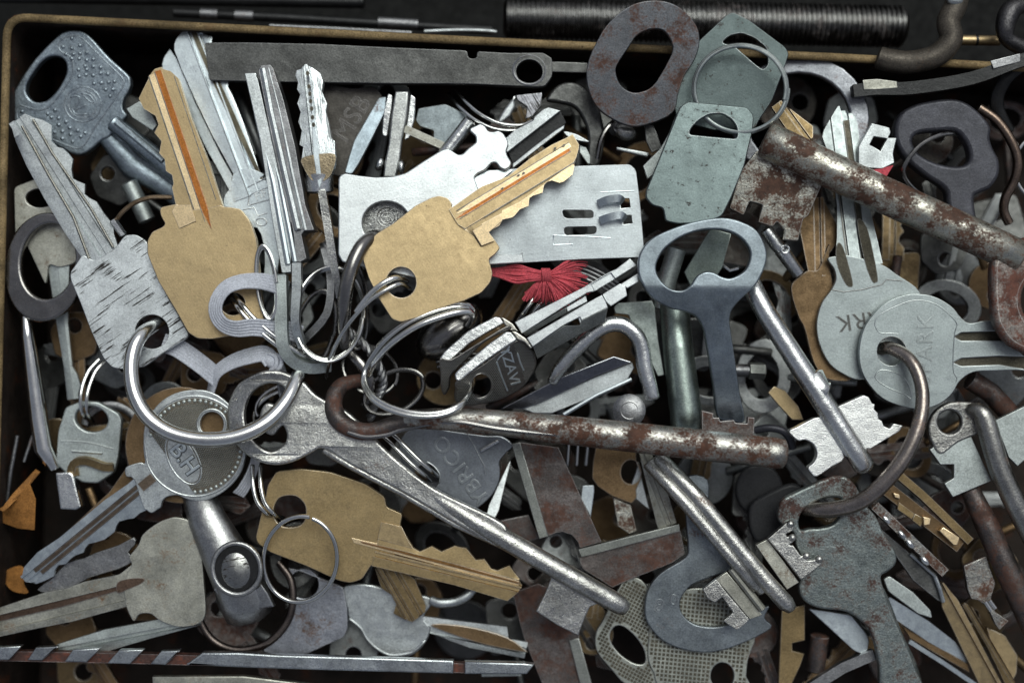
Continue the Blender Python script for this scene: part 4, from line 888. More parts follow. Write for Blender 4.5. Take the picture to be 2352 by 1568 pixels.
# ---------------------------------------------------------------- twin keys and centre right
def twin(label, face, strip, neck, bl, side, txt, dz, hole):
    T = Thing('thick_key', label, 'key')
    fz = Z(96+dz, P('d2 900,700')[0], -.30, -.42)
    p = T.part('bow', metal('dark_knurled_steel', (.20, .185, .17), .38, speck=.2, grain=.25, bump=.3), sharp=50)
    o = sm(P(face), 3); hh_ = sm(P(hole), 4) if hole else None
    p.add(*g_plate(o, [hh_] if hh_ else [], z=fz, t=16, bev=3, res=2))
    if hh_: p.add(*stroke(hh_, 1.6, fz, True))
    k = T.part('knurling', nickel_g)
    for i in range(-30, 30):
        for j in range(-30, 30):
            x, y = 1140+i*4.4+(j % 2)*2.2, 850+j*3.4
            X = (x/F-1600)*4.48; Y = (y/F-1150)*4.48
            if all(inside((x+a_, y+b_), o) for a_, b_ in ((5, 0), (-5, 0), (0, 5), (0, -5))) and not (hh_ and inside((x, y), circ(sum(q[0] for q in hh_)/len(hh_), sum(q[1] for q in hh_)/len(hh_), 26, 26))) and (not txt or X < 940-(Y-700)*-.28 or X > 1300+(Y-700)*.3):
                k.add(*g_dome(x, y, fz(x, y), 1.5, 1.3, 4, 1))
    if txt:
        s = T.part('stamp', pale)
        s.add(*g_text(txt, P('d2 1165,830')[0], 34, 73, fz, 2.0, bev=.3, space=.95))
        s.add(*stroke(P('d2 960,740 1000,680 1160,560'), 1.5, fz)); s.add(*stroke(P('d2 950,760 1040,1020 1130,1230'), 2.2, fz)); s.add(*stroke(P('d2 1290,620 1330,760 1390,900'), 2.2, fz))
    e = T.part('bow_edge', silver, sharp=45); e.add(*g_plate(rc(P(strip), 4), z=Z(112+dz, P(strip)[0], -.03, .04), t=26, bev=3.5, res=2))
    n_ = T.part('neck', metal('warm_steel', (.55, .52, .46), .35, speck=.2, grain=.2, bump=.4)); n_.add(*g_plate(rc(P(neck), 3), z=104+dz, t=22, bev=3))
    b = T.part('blade', white); b.add(*g_plate(rc(P(bl[0]), 1.5), z=Z(110+dz, P(bl[0])[0], -.01, .0), t=24, bev=1.6))
    for s_ in bl[1:]: b.add(*g_plate(rc(P(s_), 1.5), z=101+dz, t=20, bev=1.4))
    T.part('blade_side', edge_g).add(*g_plate(P(side), z=Z(96+dz, P(side)[0], -.1, -.5), t=14, bev=1.5))
twin('rear of the two matching thick steel keys on the widest split ring', 'd2 20,700 200,720 600,480 1100,180 1180,230 900,350 700,480 540,640 300,880 200,1000 180,1180 100,1300 40,1200 30,950',
     'd2 15,700 90,590 480,250 920,15 1010,30 1075,130 760,310 500,470 200,740 60,760', 'd2 1020,20 1100,60 1220,140 1310,270 1160,240 1070,150', ['b3 145,700 600,470 785,362 835,340 930,268 978,312 830,405 798,362 665,440 690,490 640,500 490,590 195,778', 'b3 665,440 798,362 830,405 690,490', 'b3 495,600 630,520 640,560 505,630'],
     'b3 200,770 495,600 500,635 220,800', '', -4, '')
twin('front one of the two matching thick steel keys, with stamped dark face', 'd2 300,1060 700,820 1100,520 1280,405 1400,440 1490,540 1560,600 1600,750 1580,880 1500,1020 1400,1150 1200,1290 950,1400 700,1450 480,1480 300,1420 255,1330 270,1200',
     'd2 260,960 330,880 800,480 1100,265 1190,270 1290,400 1000,590 700,800 330,1085 280,1060', 'd2 1190,265 1260,262 1420,370 1480,430 1540,530 1500,545 1400,440 1290,400', ['b3 228,808 520,640 700,535 740,515 765,560 780,600 600,690 590,665 480,720 268,868', 'b3 745,510 862,437 900,455 912,520 800,592 772,565', 'b3 575,665 700,580 725,625 592,712', 'b3 870,440 985,368 990,425 912,470'],
     'b3 270,865 480,725 590,720 600,690 780,600 760,700 560,800 300,950', 'YZAVI', 12, 'd2 540,1080 600,990 700,950 800,990 860,1080 860,1200 800,1300 700,1350 600,1340 530,1220')
T = Thing('domed_cap', 'smooth shiny domed cap half hidden below the centre brass key', 'cap')
T.part('domed_cap', chromed, sharp=80).add(*g_ball(*P('b2 1380,760')[0], 10, 88, 52, 50, -38, n=28))
T = Thing('hex_wrench', 'bent steel hex wrench shaped like a walking stick below the twin keys', 'wrench')
T.part('hex_wrench', silver, sharp=60).add(*g_tube(sm(P('b3 400,1110,40,12 450,1020,52,15 560,890,62,17 700,760,68,18 800,715,70,18 890,722,70,18 970,785,70,18 1010,870,68,18 1030,1000,66,18 1060,1120,64,18 1085,1220,60,17'), 5, False), 18, n=18, sq=.8))
T = Thing('rivet_head', 'round flat grey rivet head just above the rusty shank', 'rivet')
T.part('rivet_head', mid).add(*g_tube(P('b3 925,1300,20 925,1300,55'), 37, n=24)); T.parts[-1].add(*stroke(circ(*P('b3 925,1300')[0], 20), 1.6, 62, True))
T = Thing('striped_key', 'dark mirror-like key blade with a bright edge pointing at the hex wrench', 'key')
T.part('blade', metal('dark_mirror_steel', (.16, .17, .20), .2, speck=.3, grain=.2, bump=.15)).add(*g_plate(P('b3 50,1290 450,1080 820,933 945,972 700,1070 320,1250 200,1290'), z=Z(44, (1300, 880), 0, -.1), t=18))
T.part('ridge', nickel).add(*g_plate(P('b3 200,1290 700,1070 945,975 960,1010 890,1130 760,1195 600,1240 400,1320 280,1320'), z=30, t=18)); T.part('rib', pale).add(*g_tube(P('b3 480,1330,38 700,1200,38 940,1090,34'), 5, n=8))
T = Thing('flat_steel_bar', 'flat grey steel bar with a hooked top, behind the hex wrench', 'bar')
T.part('flat_steel_bar', metal('grey_green_steel', (.36, .40, .38), .45, speck=.2, grain=.2, bump=.15)).add(*g_plate(rc(P('b3 820,600 850,570 1080,555 1100,600 1125,830 1165,1060 1120,1068 940,700 920,650 830,640'), 3), z=14, t=14))
T = Thing('steel_tube', 'dull green grey steel tube standing below the kidney-shaped bow', 'tube')
T.part('steel_tube', metal('green_grey_tube', (.36, .42, .39), .38, speck=.25, grain=.2, bump=.2), sharp=60).add(*g_tube(P('b3 1230,560,16,34 1260,900,20,35 1310,1300,30,37 1320,1450,32,37'), 36, n=24))
T = Thing('hex_bolt', 'small dark hex bolt head right of the kidney-bowed key shank', 'bolt')
T.part('head', edge_g).add(*g_tube(P('b3 1740,1030,-10 1840,1035,-14'), 20, n=6, phase=.3)); T.part('shank', mid).add(*g_tube(P('b3 1600,1025,-10 1745,1030,-10'), 15, n=12))
T = Thing('steel_plate', 'pale green steel plate visible through the kidney-shaped bow', 'plate')
T.part('steel_plate', metal('green_tinged_plate', (.36, .42, .38), .45, speck=.2, grain=.2, bump=.15)).add(*g_plate(P('b3 1300,360 1480,60 1620,100 1560,330 1500,420 1350,470'), z=Z(30, (1640, 580), .2, -.1), t=12))
T = Thing('steel_strip', 'dark blue grey strip visible through the kidney-shaped bow, left side', 'strip')
T.part('steel_strip', nickel_g).add(*g_tube(P('b3 1250,200,20 1180,420,10 1150,600,0'), 22, n=16)); 
T = Thing('steel_strip', 'thin bright bent sliver inside the kidney-shaped bow, right side', 'strip')
T.part('steel_strip', silver).add(*g_tube(P('b3 1560,310,20 1610,350,30 1665,335,20'), 4, n=8))

# stamped dark key below the rusty shank
T = Thing('stamped_key', 'dark smooth key bow stamped YBRICO lying under the rusty shank', 'key')
dk = metal('dark_smooth_steel', (.20, .215, .24), .38, speck=.1, grain=.15, bump=.1)
o = sm(P('d5 200,400 350,220 550,190 800,240 1060,280 1300,310 1500,320 1640,430 1560,520 1470,640 1478,780 1450,930 1350,1090 1180,1240 1100,1260 900,1100 700,1000 400,900 250,700'), 4)
bz_ = Z(24, P('d5 900,700')[0], .02, .02)
p = T.part('bow', dk); p.add(*g_plate(o, [circ(*P('d5 540,840')[0], 30)], z=bz_, t=16, bev=2)); 
p = T.part('stamp', metal('smooth_relief', (.26, .28, .30), .35, grain=.1, bump=.05)); p.add(*g_text('YBRICO', P('d5 985,740')[0], 50, -126, bz_, 2.4, bev=.8, space=1.05)); p.add(*stroke(sm(P('d5 550,640 640,700 710,800 710,920'), 3, False), 2, bz_)); p.add(*stroke(P('d5 1060,285 1160,460 1280,700 1290,800'), 1.2, bz_))
T.part('pin', silver).add(*g_tube(P('d5 1230,500,34 1460,370,34'), 4.5, n=8))
T = Thing('steel_sliver', 'long pointed pale sliver between the stamped key and the rusty channel bar', 'strip')
T.part('steel_sliver', nickel).add(*g_blade(P('d5 1360,1390')[0], P('d5 1605,640')[0], P('d5 1305,1350 1340,1200 1480,900 1600,640'), P('d5 1390,1390 1460,1250 1530,950 1608,650'), [], 10, -10, 14))

# brown brass key at lower centre
T = Thing('brass_key', 'brownish brass key with a jagged blade, lying in shade at the lower centre', 'key')
o = rc(P('c2 95,440 60,590 75,630 150,685 400,780 620,880 700,895 775,870 808,820 835,778 870,760 1000,700 1110,660 1030,510 1048,432 938,385 930,318 800,230 560,150 360,128 200,145 140,240 120,360'), 8, 4)
ho = sm(P('c2 250,312 330,312 385,360 398,420 385,480 340,515 250,518 200,480 180,410 205,340'), 3)
dz_ = Z(42, P('c2 500,500')[0], .0, -.02)
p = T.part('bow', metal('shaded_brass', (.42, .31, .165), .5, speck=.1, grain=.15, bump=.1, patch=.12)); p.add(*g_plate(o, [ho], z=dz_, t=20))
lf = P('c2 980,520 1035,520 1120,660 1165,685 1245,648 1310,685 1400,645 1435,655 1475,660 1540,740 1598,735 1645,800 1685,812 1765,778 1835,870 c3 185,905'); rt = P('c2 840,780 1400,910 1750,1015 c3 95,1015 165,960 188,930')
q0, q1 = P('c2 860,700')[0], P('c2 1830,940')[0]
p = T.part('blade', T.parts[0].mat); p.add(*g_blade(q0, q1, lf, rt, [(-22, 0), (-20, -4), (-10, -5), (-8, 0), (-4, 0), (-2, -4), (4, -4), (6, 0)], 44, 50, 18))
p = T.part('groove', brass_b); p.add(*g_plate(P('c2 705,590 740,600 1200,700 1830,880 1830,925 1300,780 720,625'), z=Z(42.6, q0, .012, 0), t=5, bev=.5)); p = T.part('milled_step', brass); p.add(*g_plate(P('c2 905,485 1040,515 1115,665 880,600'), z=45.5, t=6, bev=.6))
p = T.part('groove_painted_shading', metal('brown_groove_side', (.30, .16, .06), .42, grain=.2, bump=.2)); p.add(*g_plate(P('c2 760,612 1200,712 1830,888 1835,905 1200,740 780,630'), z=Z(43.6, q0, .012, 0), t=5, bev=.4))  # brown band paints the shading inside the groove
T = Thing('grooved_brass_key', 'grooved brass blade tip poking out below the brownish brass key', 'key')
T.part('grooved_brass_key', brass_d).add(*g_blade(P('c2 950,780')[0], P('c2 1150,1130')[0], P('c2 860,790 905,930 970,975 1005,1040 985,1100 1060,1140 1110,1155'), P('c2 1060,820 1130,870 1205,1050 1200,1090 1130,1150'), [(-16, 0), (-15, -5), (-8, -5), (-7, 0), (8, 0), (9, -6), (14, -6), (15, 0), (22, 0), (23, -6), (27, -6), (28, 0)], 18, 4, 14))

# tube with oval hole
T = Thing('steel_ferrule', 'thick steel tube with an oval opening and a ragged lower lip, at the lower left', 'tube')
p = T.part('tube', metal('brushed_tube', (.46, .46, .46), .34, speck=.3, grain=.2, bump=.3), sharp=60)
p.add(*g_tube(P('v 452,1130,10,38 475,1190,24,43 505,1250,30,50 520,1280,32,53 545,1330,26,58 560,1375,16,60 572,1410,0,54'), 50, n=30, sq=.75))
oc = P('c1 1592,800')[0]
p.add(*g_tube([(q[0], q[1], 72) for q in circ(oc[0], oc[1], 55, 59, -10, 32)], 6, n=10, closed=True))
p.add(*g_plate(rc(P('c1 1440,930 1560,990 1640,990 1755,900 1800,960 1845,1055 1700,1080 1640,1115 1575,1162 1530,1090'), 2), z=Z(62, oc, 0, -.2), t=24, bev=4, res=2))
T.part('opening', black).add(*g_plate(circ(oc[0], oc[1], 50, 53), z=72.5, t=4));  # black disc on the closed tube paints the dark of a hole
T.part('inner_rod', metal('turned_rod', (.40, .40, .39), .3, streak=.3, sang=-10, grain=.2, bump=.2), sharp=80).add(*g_ball(oc[0], oc[1]+2, 60, 43, 54, 20, -8, 24))
T = Thing('dark_ring', 'dark tarnished ring curling under the lip of the steel tube', 'key ring')
T.part('dark_ring', metal('dark_brown_ring', (.14, .115, .105), .35, speck=.2, grain=.2, bump=.2)).add(*g_tube(sm(P('v 455,1310,-10 447,1360,-6 458,1420,-4 490,1470,-4 545,1492,0 610,1478,2 655,1435,2 672,1385,0 668,1330,-4 640,1290,-10'), 5, False), 9, n=12))

T = Thing('round_bow_key', 'dull nickel key with a stained brown groove, its tip off the left edge', 'key')
o = sm(P('c1 870,720 930,640 960,570 1040,505 1110,470 1190,455 1290,500 1350,700 1370,900 1380,1100 1330,1170 1200,1190 1080,1150 1020,1105 970,1098 930,1110 900,1150 872,1110 848,1050 838,1000 836,900 855,830 885,770'), 4)
nz = Z(30, P('c1 1100,800')[0], .0, 0)
p = T.part('bow', nickel_y); p.add(*g_plate(o, z=nz, t=16)); k = T.part('groove_end', metal('brown_groove', (.15, .10, .075), .5, speck=.2, grain=.25, bump=.2)); k.add(*g_plate(sm(P('c1 790,890 880,864 950,862 972,874 945,902 860,938 790,962'), 3), z=lambda x, y: nz(x, y)+.8, t=1.6, bev=.3))
lf = P('c1 890,770 800,840 560,890 440,935 300,960 0,1060 -100,1100'); rt = P('c1 860,1050 500,1150 200,1210 0,1255 -100,1275')
p = T.part('blade', nickel_y); p.add(*g_blade(P('c1 850,960')[0], P('c1 -100,1190')[0], lf, rt, [(-18, 0), (-16, -5), (17, -5), (19, 0)], 29, 18, 14))
p = T.part('groove', metal('brown_groove', (.15, .10, .075), .5, speck=.2, grain=.25, bump=.2)); p.add(*g_blade(P('c1 850,960')[0], P('c1 -100,1190')[0], P('c1 960,868 800,885 500,960 -100,1110'), P('c1 960,890 840,935 400,1060 -100,1175'), [], 25, 14, 4))
T = Thing('edge_key_blade', 'long grey key blade slanting just above the striped rod at the lower left', 'key')
T.part('edge_key_blade', nickel_g).add(*g_blade(P('c1 1350,1150')[0], P('c1 380,1340')[0], P('c1 380,1310 700,1210 1100,1135 1340,1130'), P('c1 400,1400 700,1360 1000,1270 1340,1180'), [(-8, 0), (-6, -5), (2, -5), (3, 0)], 16, 10, 14))
T = Thing('serrated_key', 'corroded serrated key half hidden beneath the embossed B.H key', 'key')
T.part('serrated_key', mid).add(*g_plate(sm(P('c1 250,940 350,860 450,760 560,730 650,690 800,640 900,590 905,640 860,690 900,740 800,800 600,860 460,940 330,960'), 2), z=8, t=14))
T = Thing('flat_plate', 'dull lavender grey tag with rust marks and a round hole, bottom left of centre', 'tag')
o = rc(P('e3 430,60 700,100 1250,320 1300,600 1310,860 1265,965 780,1195 340,1200 200,1150 560,800 600,400'), 7, 4)
T.part('flat_plate', metal('rust_marked_plate', (.29, .30, .34), .45, rust=.26, speck=.3, rcol=(.09, .05, .035), grain=.2, bump=.25)).add(*g_plate(o, [circ(*P('e3 740,285')[0], 34, 33)], z=Z(0, P('e3 900,600')[0], .02, .05), t=16, bev=2))
T = Thing('round_bow_key', 'pale worn key with a rolled round edge just above the striped rod', 'key')
o = sm(P('e3 1240,330 1300,600 1320,720 1450,820 1510,900 1560,1010 1650,1110 1780,1190 1900,1225 2050,1220 c2 1130,1370 1200,1300 1235,1200 1190,1120 1250,1000 1000,950 800,900'), 4)
vz = Z(-14, P('c2 950,1250')[0], 0, -.02)
p = T.part('bow', nickel, sharp=60); p.add(*g_plate(o, z=vz, t=16, bev=4, res=2)); p.add(*stroke(sm(P('e3 1330,730 1480,850 1560,990 1680,1110 1850,1200 2050,1190 c2 1130,1350 1200,1280'), 3, False), 3.5, vz))
p = T.part('blade', nickel); p.add(*g_blade(P('c2 1230,1200')[0], P('c2 1867,1340')[0], P('c2 1190,1120 1500,1160 1750,1190 1760,1270 1867,1290'), P('c2 1230,1230 1500,1330 1867,1400'), [(-5, 0), (-3, -5), (9, -5), (11, 0)], -14, -22, 14))
T.part('groove', bronze).add(*g_plate(sm(P('c2 1235,1180 1330,1170 1550,1200 1750,1260 1867,1340 1867,1360 1600,1310 1350,1230'), 3), z=-12, t=4))
T = Thing('ring_fragment', 'bright curved steel ring end showing right of the brass blade tip', 'key ring')
T.part('ring_fragment', nickel).add(*g_tube(sm(P('c2 1240,1010,-6 1300,1030,0 1400,1020,0 1480,980,0 1530,920,-6'), 4, False), 11, n=12, sq=.7))
T = Thing('flat_key_blade', 'pale flat blade end just above the right half of the striped rod', 'key')
T.part('flat_key_blade', nickel_g).add(*g_plate(P('c3 -80,1440 180,1435 190,1520 -80,1525'), z=-20, t=14))

# twisted bit along the bottom
T = Thing('twist_rod', 'long steel rod along the bottom edge, its left end cut with slanting rusty flutes', 'rod')
T.part('core', metal('red_rusty_core', (.13, .08, .07), .55, rust=.6, rcol=(.12, .035, .02), grain=.25, bump=.4)).add(*g_tube(P('c1 -60,1375,24,16 900,1395,26,16 1867,1420,28,16 c2 900,1440,28,16 1480,1460,28,15'), 16, n=4, phase=.785, sq=1.2))
landm = metal('bright_land', (.52, .55, .57), .3, speck=.3, grain=.2, bump=.3)
for i, s_ in enumerate(['-60,1328 145,1318 60,1412 -60,1415', '240,1328 392,1320 282,1416 182,1415', '492,1340 676,1332 582,1428 432,1424', '802,1345 968,1342 872,1440 718,1436', '1085,1352 1212,1348 1112,1446 1008,1440']):
    T.part('land', landm).add(*g_plate(P('c1 '+s_), z=54, t=22, bev=3, res=2))
T.part('flat_length', landm).add(*g_plate(P('c1 1362,1362 1600,1362 c2 200,1378 800,1395 1392,1415 1390,1505 600,1485 0,1465 c1 1500,1458 1250,1442'), z=54, t=24, bev=4, res=2))
T.part('flat_length', landm).add(*g_plate(P('c2 1465,1422 1867,1432 v 1228,1525 1210,1548 c2 1465,1508'), z=52, t=24, bev=4, res=2))
T = Thing('flat_file', 'dull pale strip cut off by the bottom edge, below the twisted rod', 'strip')
T.part('flat_file', nickel_y).add(*g_plate(P('v 350,1553 560,1552 720,1572 720,1600 350,1600'), z=20, t=20, bev=3))

# ---------------------------------------------------------------- rusty channel pieces
def channel(label, face, strip, z, g=(0, 0)):
    T = Thing('channel_bar', label, 'bar')
    T.part('web', rusty2).add(*g_plate(face, z=Z(z, face[0], *g), t=12, bev=1))
    T.part('flange', edge_g).add(*g_plate(strip, z=Z(z+8, face[0], *g), t=20, bev=1.5))
channel('rusty brown channel bar leaning under the rusty shank, cut with a round notch', P('e4 300,40 745,100 1010,680 1240,1180 990,1245 970,1180 900,1100 790,1062 720,1075 630,1112 400,500'), P('e4 210,60 305,40 630,1112 525,1148'), 22)
channel('rusty brown channel bar pointing right below the notched one', P('c3 580,720 1258,545 1290,700 1200,760 900,880 800,925 600,800 585,760'), P('c3 572,668 1250,500 1256,548 590,724'), 14)
channel('rusty brown channel bar running down to the bottom edge beneath the pitted bit', P('c3 130,960 300,900 560,1000 600,1568 340,1600 200,1250'), P('c3 510,1280 575,1265 670,1600 590,1600'), -30, (0, 0))
T = Thing('channel_bar', 'end of a rusty bar lying left of the notched channel bar', 'bar')
T.part('channel_bar', rusty2).add(*g_plate(P('e4 0,1000 60,940 400,870 520,1140 300,1200 0,1080'), z=-20, t=14))
T = Thing('small_brown_key', 'small matte brown key bow with a round hole under the rusty shank', 'key')
o = rc(P('c3 690,-20 670,80 663,190 700,245 800,312 930,362 965,320 960,270 1000,180 960,60 960,-20'), 5, 3)
T.part('small_brown_key', bronze).add(*g_plate(o, [circ(*P('c3 925,150')[0], 25, 30)], z=0, t=14))
T = Thing('flat_key_blade', 'small pale blue grey blade beside the notched channel bar', 'key')
T.part('flat_key_blade', pale).add(*g_plate(rc(P('e4 1020,535 1150,530 1155,600 1115,900 1000,680'), 3), z=4, t=12))
T = Thing('spring', 'short steel coil spring glimpsed under the rusty shank', 'spring')
for k, q in enumerate(('e4 865,60,-30 850,310,-34', 'e4 970,60,-34 955,300,-38', 'e4 1080,80,-38 1060,300,-44')): T.part('coil', wire).add(*g_tube(P(q), 5, n=10))
T = Thing('small_key', 'small corroded key end with peeling plating under the small brown bow', 'key')
T.part('small_key', rustbar).add(*g_plate(P('e4 1370,670 1570,760 1640,1050 1560,1090 1430,1000 1400,850'), z=-12, t=14))
T = Thing('narrow_key', 'narrow tarnished grooved key between the small brown bow and the fluted shank', 'key')
T.part('narrow_key', nickel_y).add(*g_blade(P('c3 1180,500')[0], P('c3 1000,30')[0], P('c3 980,20 1050,300 1100,500'), P('c3 1070,40 1160,250 1230,490'), [(-6, 0), (-4, -5), (4, -5), (6, 0)], 6, 20, 12))
T = Thing('plated_scrap', 'crumpled bright scrap between the small brown bow and the narrow key', 'scrap')
T.part('plated_scrap', nickel).add(*g_plate(P('c3 975,80 1010,240 1050,400 1020,380 960,330 925,240 960,150'), z=-8, t=8))

# fluted key lower right
T = Thing('fluted_key', 'glittering worn key with a grooved shank and toothed bits, lower right', 'key')
p = T.part('shank', sparkle, sharp=60)
p.add(*g_tube(P('v 1512,1048,80,17 1600,1140,92,18 1700,1262,100,18 1760,1335,102,19 1806,1385,102,19 1818,1398,100,13'), 17, n=18)); p.add(*g_tube(P('v 1490,1062,76,16 1580,1160,88,16 1680,1280,94,15 1740,1350,94,12'), 16, n=18))
p.add(*g_tube(P('v 1502,1056,66,24 1590,1150,78,24 1690,1270,84,24 1760,1350,84,24'), 22, n=14, sq=.6))
o = rc(P('c3 1408,938 1500,868 1560,950 1620,1020 1722,1140 1700,1170 1640,1212 1600,1190 1545,1150 1612,1092 1540,990 1490,1028 1440,1000'), 2, 2)
p = T.part('bit', sparkle); p.add(*g_plate(o, z=Z(84, (1690, 1370), 0, 0), t=18, bev=2))
p = T.part('bit', sparkle); p.add(*g_plate(rc(P('c4 118,600 250,485 285,480 303,510 290,545 245,565 250,585 300,570 298,615 265,640 290,640 345,715 375,695 400,715 385,745 430,740 460,712 487,738 478,775 345,878 230,730'), 1.5, 2), z=96, t=20, bev=2.5, res=2))
for q in ('c4 272,498', 'c4 285,590', 'c4 380,712', 'c4 465,735'): p.add(*g_ball(*P(q)[0], 96, 9, 9, 8))
p = T.part('bit_step', nickel_y); p.add(*g_plate(P('c4 40,640 118,602 330,890 250,940'), z=84, t=16)); p.add(*g_plate(P('c3 1500,868 1570,820 1810,1110 1725,1140'), z=80, t=16)); p.add(*g_tube(P('c3 1600,800,84 1810,1070,86'), 9, n=10))

T = Thing('curved_wrench', 'grey C-shaped flat wrench end marked 8 below the rusty channel bar', 'wrench')
o = sm(P('c3 1290,200 1300,500 1310,650 1290,725 1130,825 1045,930 1018,1050 1035,1160 1130,1275 1270,1340 1450,1362 1640,1315 1867,1200 c4 100,1130 130,1050 50,1080 c3 1700,1140 1560,1180 1450,1190 1340,1165 1265,1090 1262,1000 1340,905 1480,850 1600,780 1500,600 1450,400 1440,200'), 4)
cz = Z(30, P('c3 1300,1000')[0], .0, -.03)
p = T.part('curved_wrench', metal('blue_grey_worn', (.27, .30, .325), .42, speck=.2, rust=.05, grain=.2, bump=.2), sharp=55); p.add(*g_plate(o, z=cz, t=20, bev=3, res=2)); p.add(*g_text('8', P('c3 1115,1050')[0], 42, 10, cz, 1.6)); p.add(*stroke(circ(*P('c3 1212,1005')[0], 8, 11), 1.6, cz, True))
lat = metal('stained_lattice', (.40, .41, .37), .5, speck=.35, rust=.2, rcol=(.10, .07, .04), grain=.2, bump=.2)
pit = metal('lattice_pits', (.09, .08, .06), .7, grain=.3, metallic=0)
def lattice(T, o, hole, z, ang, st, cx, cy):
    p = T.part('bow', lat); p.add(*g_plate(o, [hole], z=z, t=16, bev=2)); zf = zfun(z); k = T.part('lattice', pit)
    c, s = math.cos(ang), math.sin(ang)
    for i in range(-22, 23):
        for j in range(-24, 18):
            x, y = cx+st*(i*c-j*s), cy+st*(i*s+j*c)
            q = [(x+3.1*(a*c-b*s), y+3.1*(a*s+b*c)) for a, b in ((-1, -1), (1, -1), (1, 1), (-1, 1))]
            big = [(hx+(hx-cxh)*.22, hy+(hy-cyh)*.22) for hx, hy in hole] if False else hole
            if inside((x, y), o) and not inside((x, y), hole) and all(inside((x+dx, y+dy), o) and not inside((x+dx, y+dy), hole) for dx, dy in ((7, 0), (-7, 0), (0, 7), (0, -7))):
                k.add(*g_plate(q, z=zf(x, y)+.5, t=.8, bev=.1))
T = Thing('lattice_key', 'pale key with a fine square lattice and an oval slot, cut by the bottom edge', 'key')
lattice(T, sm(P('c3 860,900 740,1140 690,1230 695,1350 790,1470 900,1580 1090,1600 1080,1450 1060,1250 1060,1000 1000,880 920,860'), 3), sm(P('c3 785,1240 820,1185 880,1190 960,1260 1015,1350 1020,1430 960,1440 870,1390 800,1310'), 3), 2, .5, 8, 1430, 1450)
T = Thing('lattice_key', 'stained white key with a square lattice and a round hole at the bottom edge', 'key')
lattice(T, sm(P('c3 1060,1180 1045,1260 1040,1400 1080,1500 1160,1600 1700,1620 1700,1520 1715,1400 1765,1250 1700,1180 1600,1000 1400,930 1200,980'), 3), circ(*P('c3 1540,1520')[0], 27, 31), 8, .1, 9.5, 1600, 1510)

# corroded skeleton key and right side
T = Thing('corroded_key', 'corroded grey green key with a D-shaped opening, hanging on the dark thick ring', 'key')
o = sm(P('c4 197,480 200,380 235,325 310,285 450,220 560,178 640,180 700,225 740,290 790,380 850,450 900,560 950,640 985,700 982,770 930,820 885,850 900,930 960,1100 1050,1300 1120,1480 1160,1620 900,1620 870,1450 835,1280 780,1180 650,1090 480,1070 370,1020 330,930 345,850 350,750 310,650 290,560'), 4)
i_ = sm(P('c4 345,540 330,490 345,430 400,375 500,330 600,325 625,360 610,440 560,500 480,525 400,530'), 4)
qz = Z(74, P('c4 550,600')[0], .0, -.10)
p = T.part('corroded_key', corr, sharp=55); p.add(*g_plate(o, [i_], z=qz, t=26, bev=6, res=3)); p.add(*g_tube(sm(P('c4 800,790,58,4 850,900,52,10 910,1050,40,14 980,1250,20,16 1070,1450,-4,18 1110,1600,-20,18'), 3, False), 12, n=12))
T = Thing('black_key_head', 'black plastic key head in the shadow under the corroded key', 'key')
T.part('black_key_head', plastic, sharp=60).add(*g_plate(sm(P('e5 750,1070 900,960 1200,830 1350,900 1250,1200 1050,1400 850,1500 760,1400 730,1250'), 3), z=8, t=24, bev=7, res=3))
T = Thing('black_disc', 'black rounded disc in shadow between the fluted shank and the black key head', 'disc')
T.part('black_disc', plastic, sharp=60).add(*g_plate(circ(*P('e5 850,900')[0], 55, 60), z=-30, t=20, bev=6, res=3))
T = Thing('dark_ring', 'dark wire ring crossing the gap below the right barrel key bit', 'key ring')
T.part('dark_ring', darkp).add(*g_tube(sm(P('e5 800,215,30 950,190,40 1100,215,44 1190,300,40 1230,420,30'), 4, False), 9, n=12))

def bar(name, label, cat, s_, w, m, z0, z1, n=4, t=1.0, extra=None):
    T = Thing(name, label, cat); q = P(s_); L_ = len(q)-1
    pts_ = [(a[0], a[1], z0+(z1-z0)*i/max(1, L_)) for i, a in enumerate(q)]
    T.part(name, m).add(*g_tube(pts_, w, n=n, phase=.785 if n == 4 else 0, sq=t))
    return T
bar('edge_on_key', 'long dull brass key on edge running from the dark ring to the right', 'key', 'c4 940,120 1150,300 1470,610', 13, brass_d, 56, 40, t=1.5)
T = bar('edge_on_key', 'brown brass key on edge with four bright filed teeth, right of the corroded key', 'key', 'c4 900,250 1130,430 1400,640', 22, bronze, 34, 24, t=1.3)
p = T.part('tooth', brass_b)
for q in ('c4 965,290 1005,300 1010,330 975,320', 'c4 1165,450 1215,460 1210,500 1170,510', 'c4 1275,545 1300,520 1410,590 1395,640 1370,640'): T.part('tooth', brass_b).add(*g_plate(P(q), z=62, t=14, bev=1.5))
for q in ('c4 1000,350 1110,430 1090,470 990,400', 'c4 1110,430 1170,460 1150,520 1090,475'): T.part('land', brass_d).add(*g_plate(P(q), z=54, t=14, bev=1.5))
T = bar('edge_on_key', 'rust-flecked toothed key on edge beside the corroded key', 'key', 'c4 830,370 1060,590 1300,820', 15, rusty, 34, 28, t=1.5)
for q in ('915,470', '1020,570', '1075,630', '1175,745'): T.part('tooth', silver).add(*g_ball(*P('c4 '+q)[0], 44, 15, 8, 9, 48))
T = Thing('flat_key_blade', 'dark flat blade with a pointed steel tip right of the corroded key', 'key')
T.part('flat_key_blade', dark).add(*g_plate(P('c4 870,520 1010,640 1230,820 1255,870 1310,1030 1260,1010 1100,880 930,640'), z=14, t=16))
T.part('tip', nickel).add(*g_tube(P('c4 1080,700,18 1240,840,24 1275,930,24 1300,1020,20'), 5, n=8))
T = Thing('long_brass_key', 'long dull brass blade slanting to the bottom right corner', 'key')
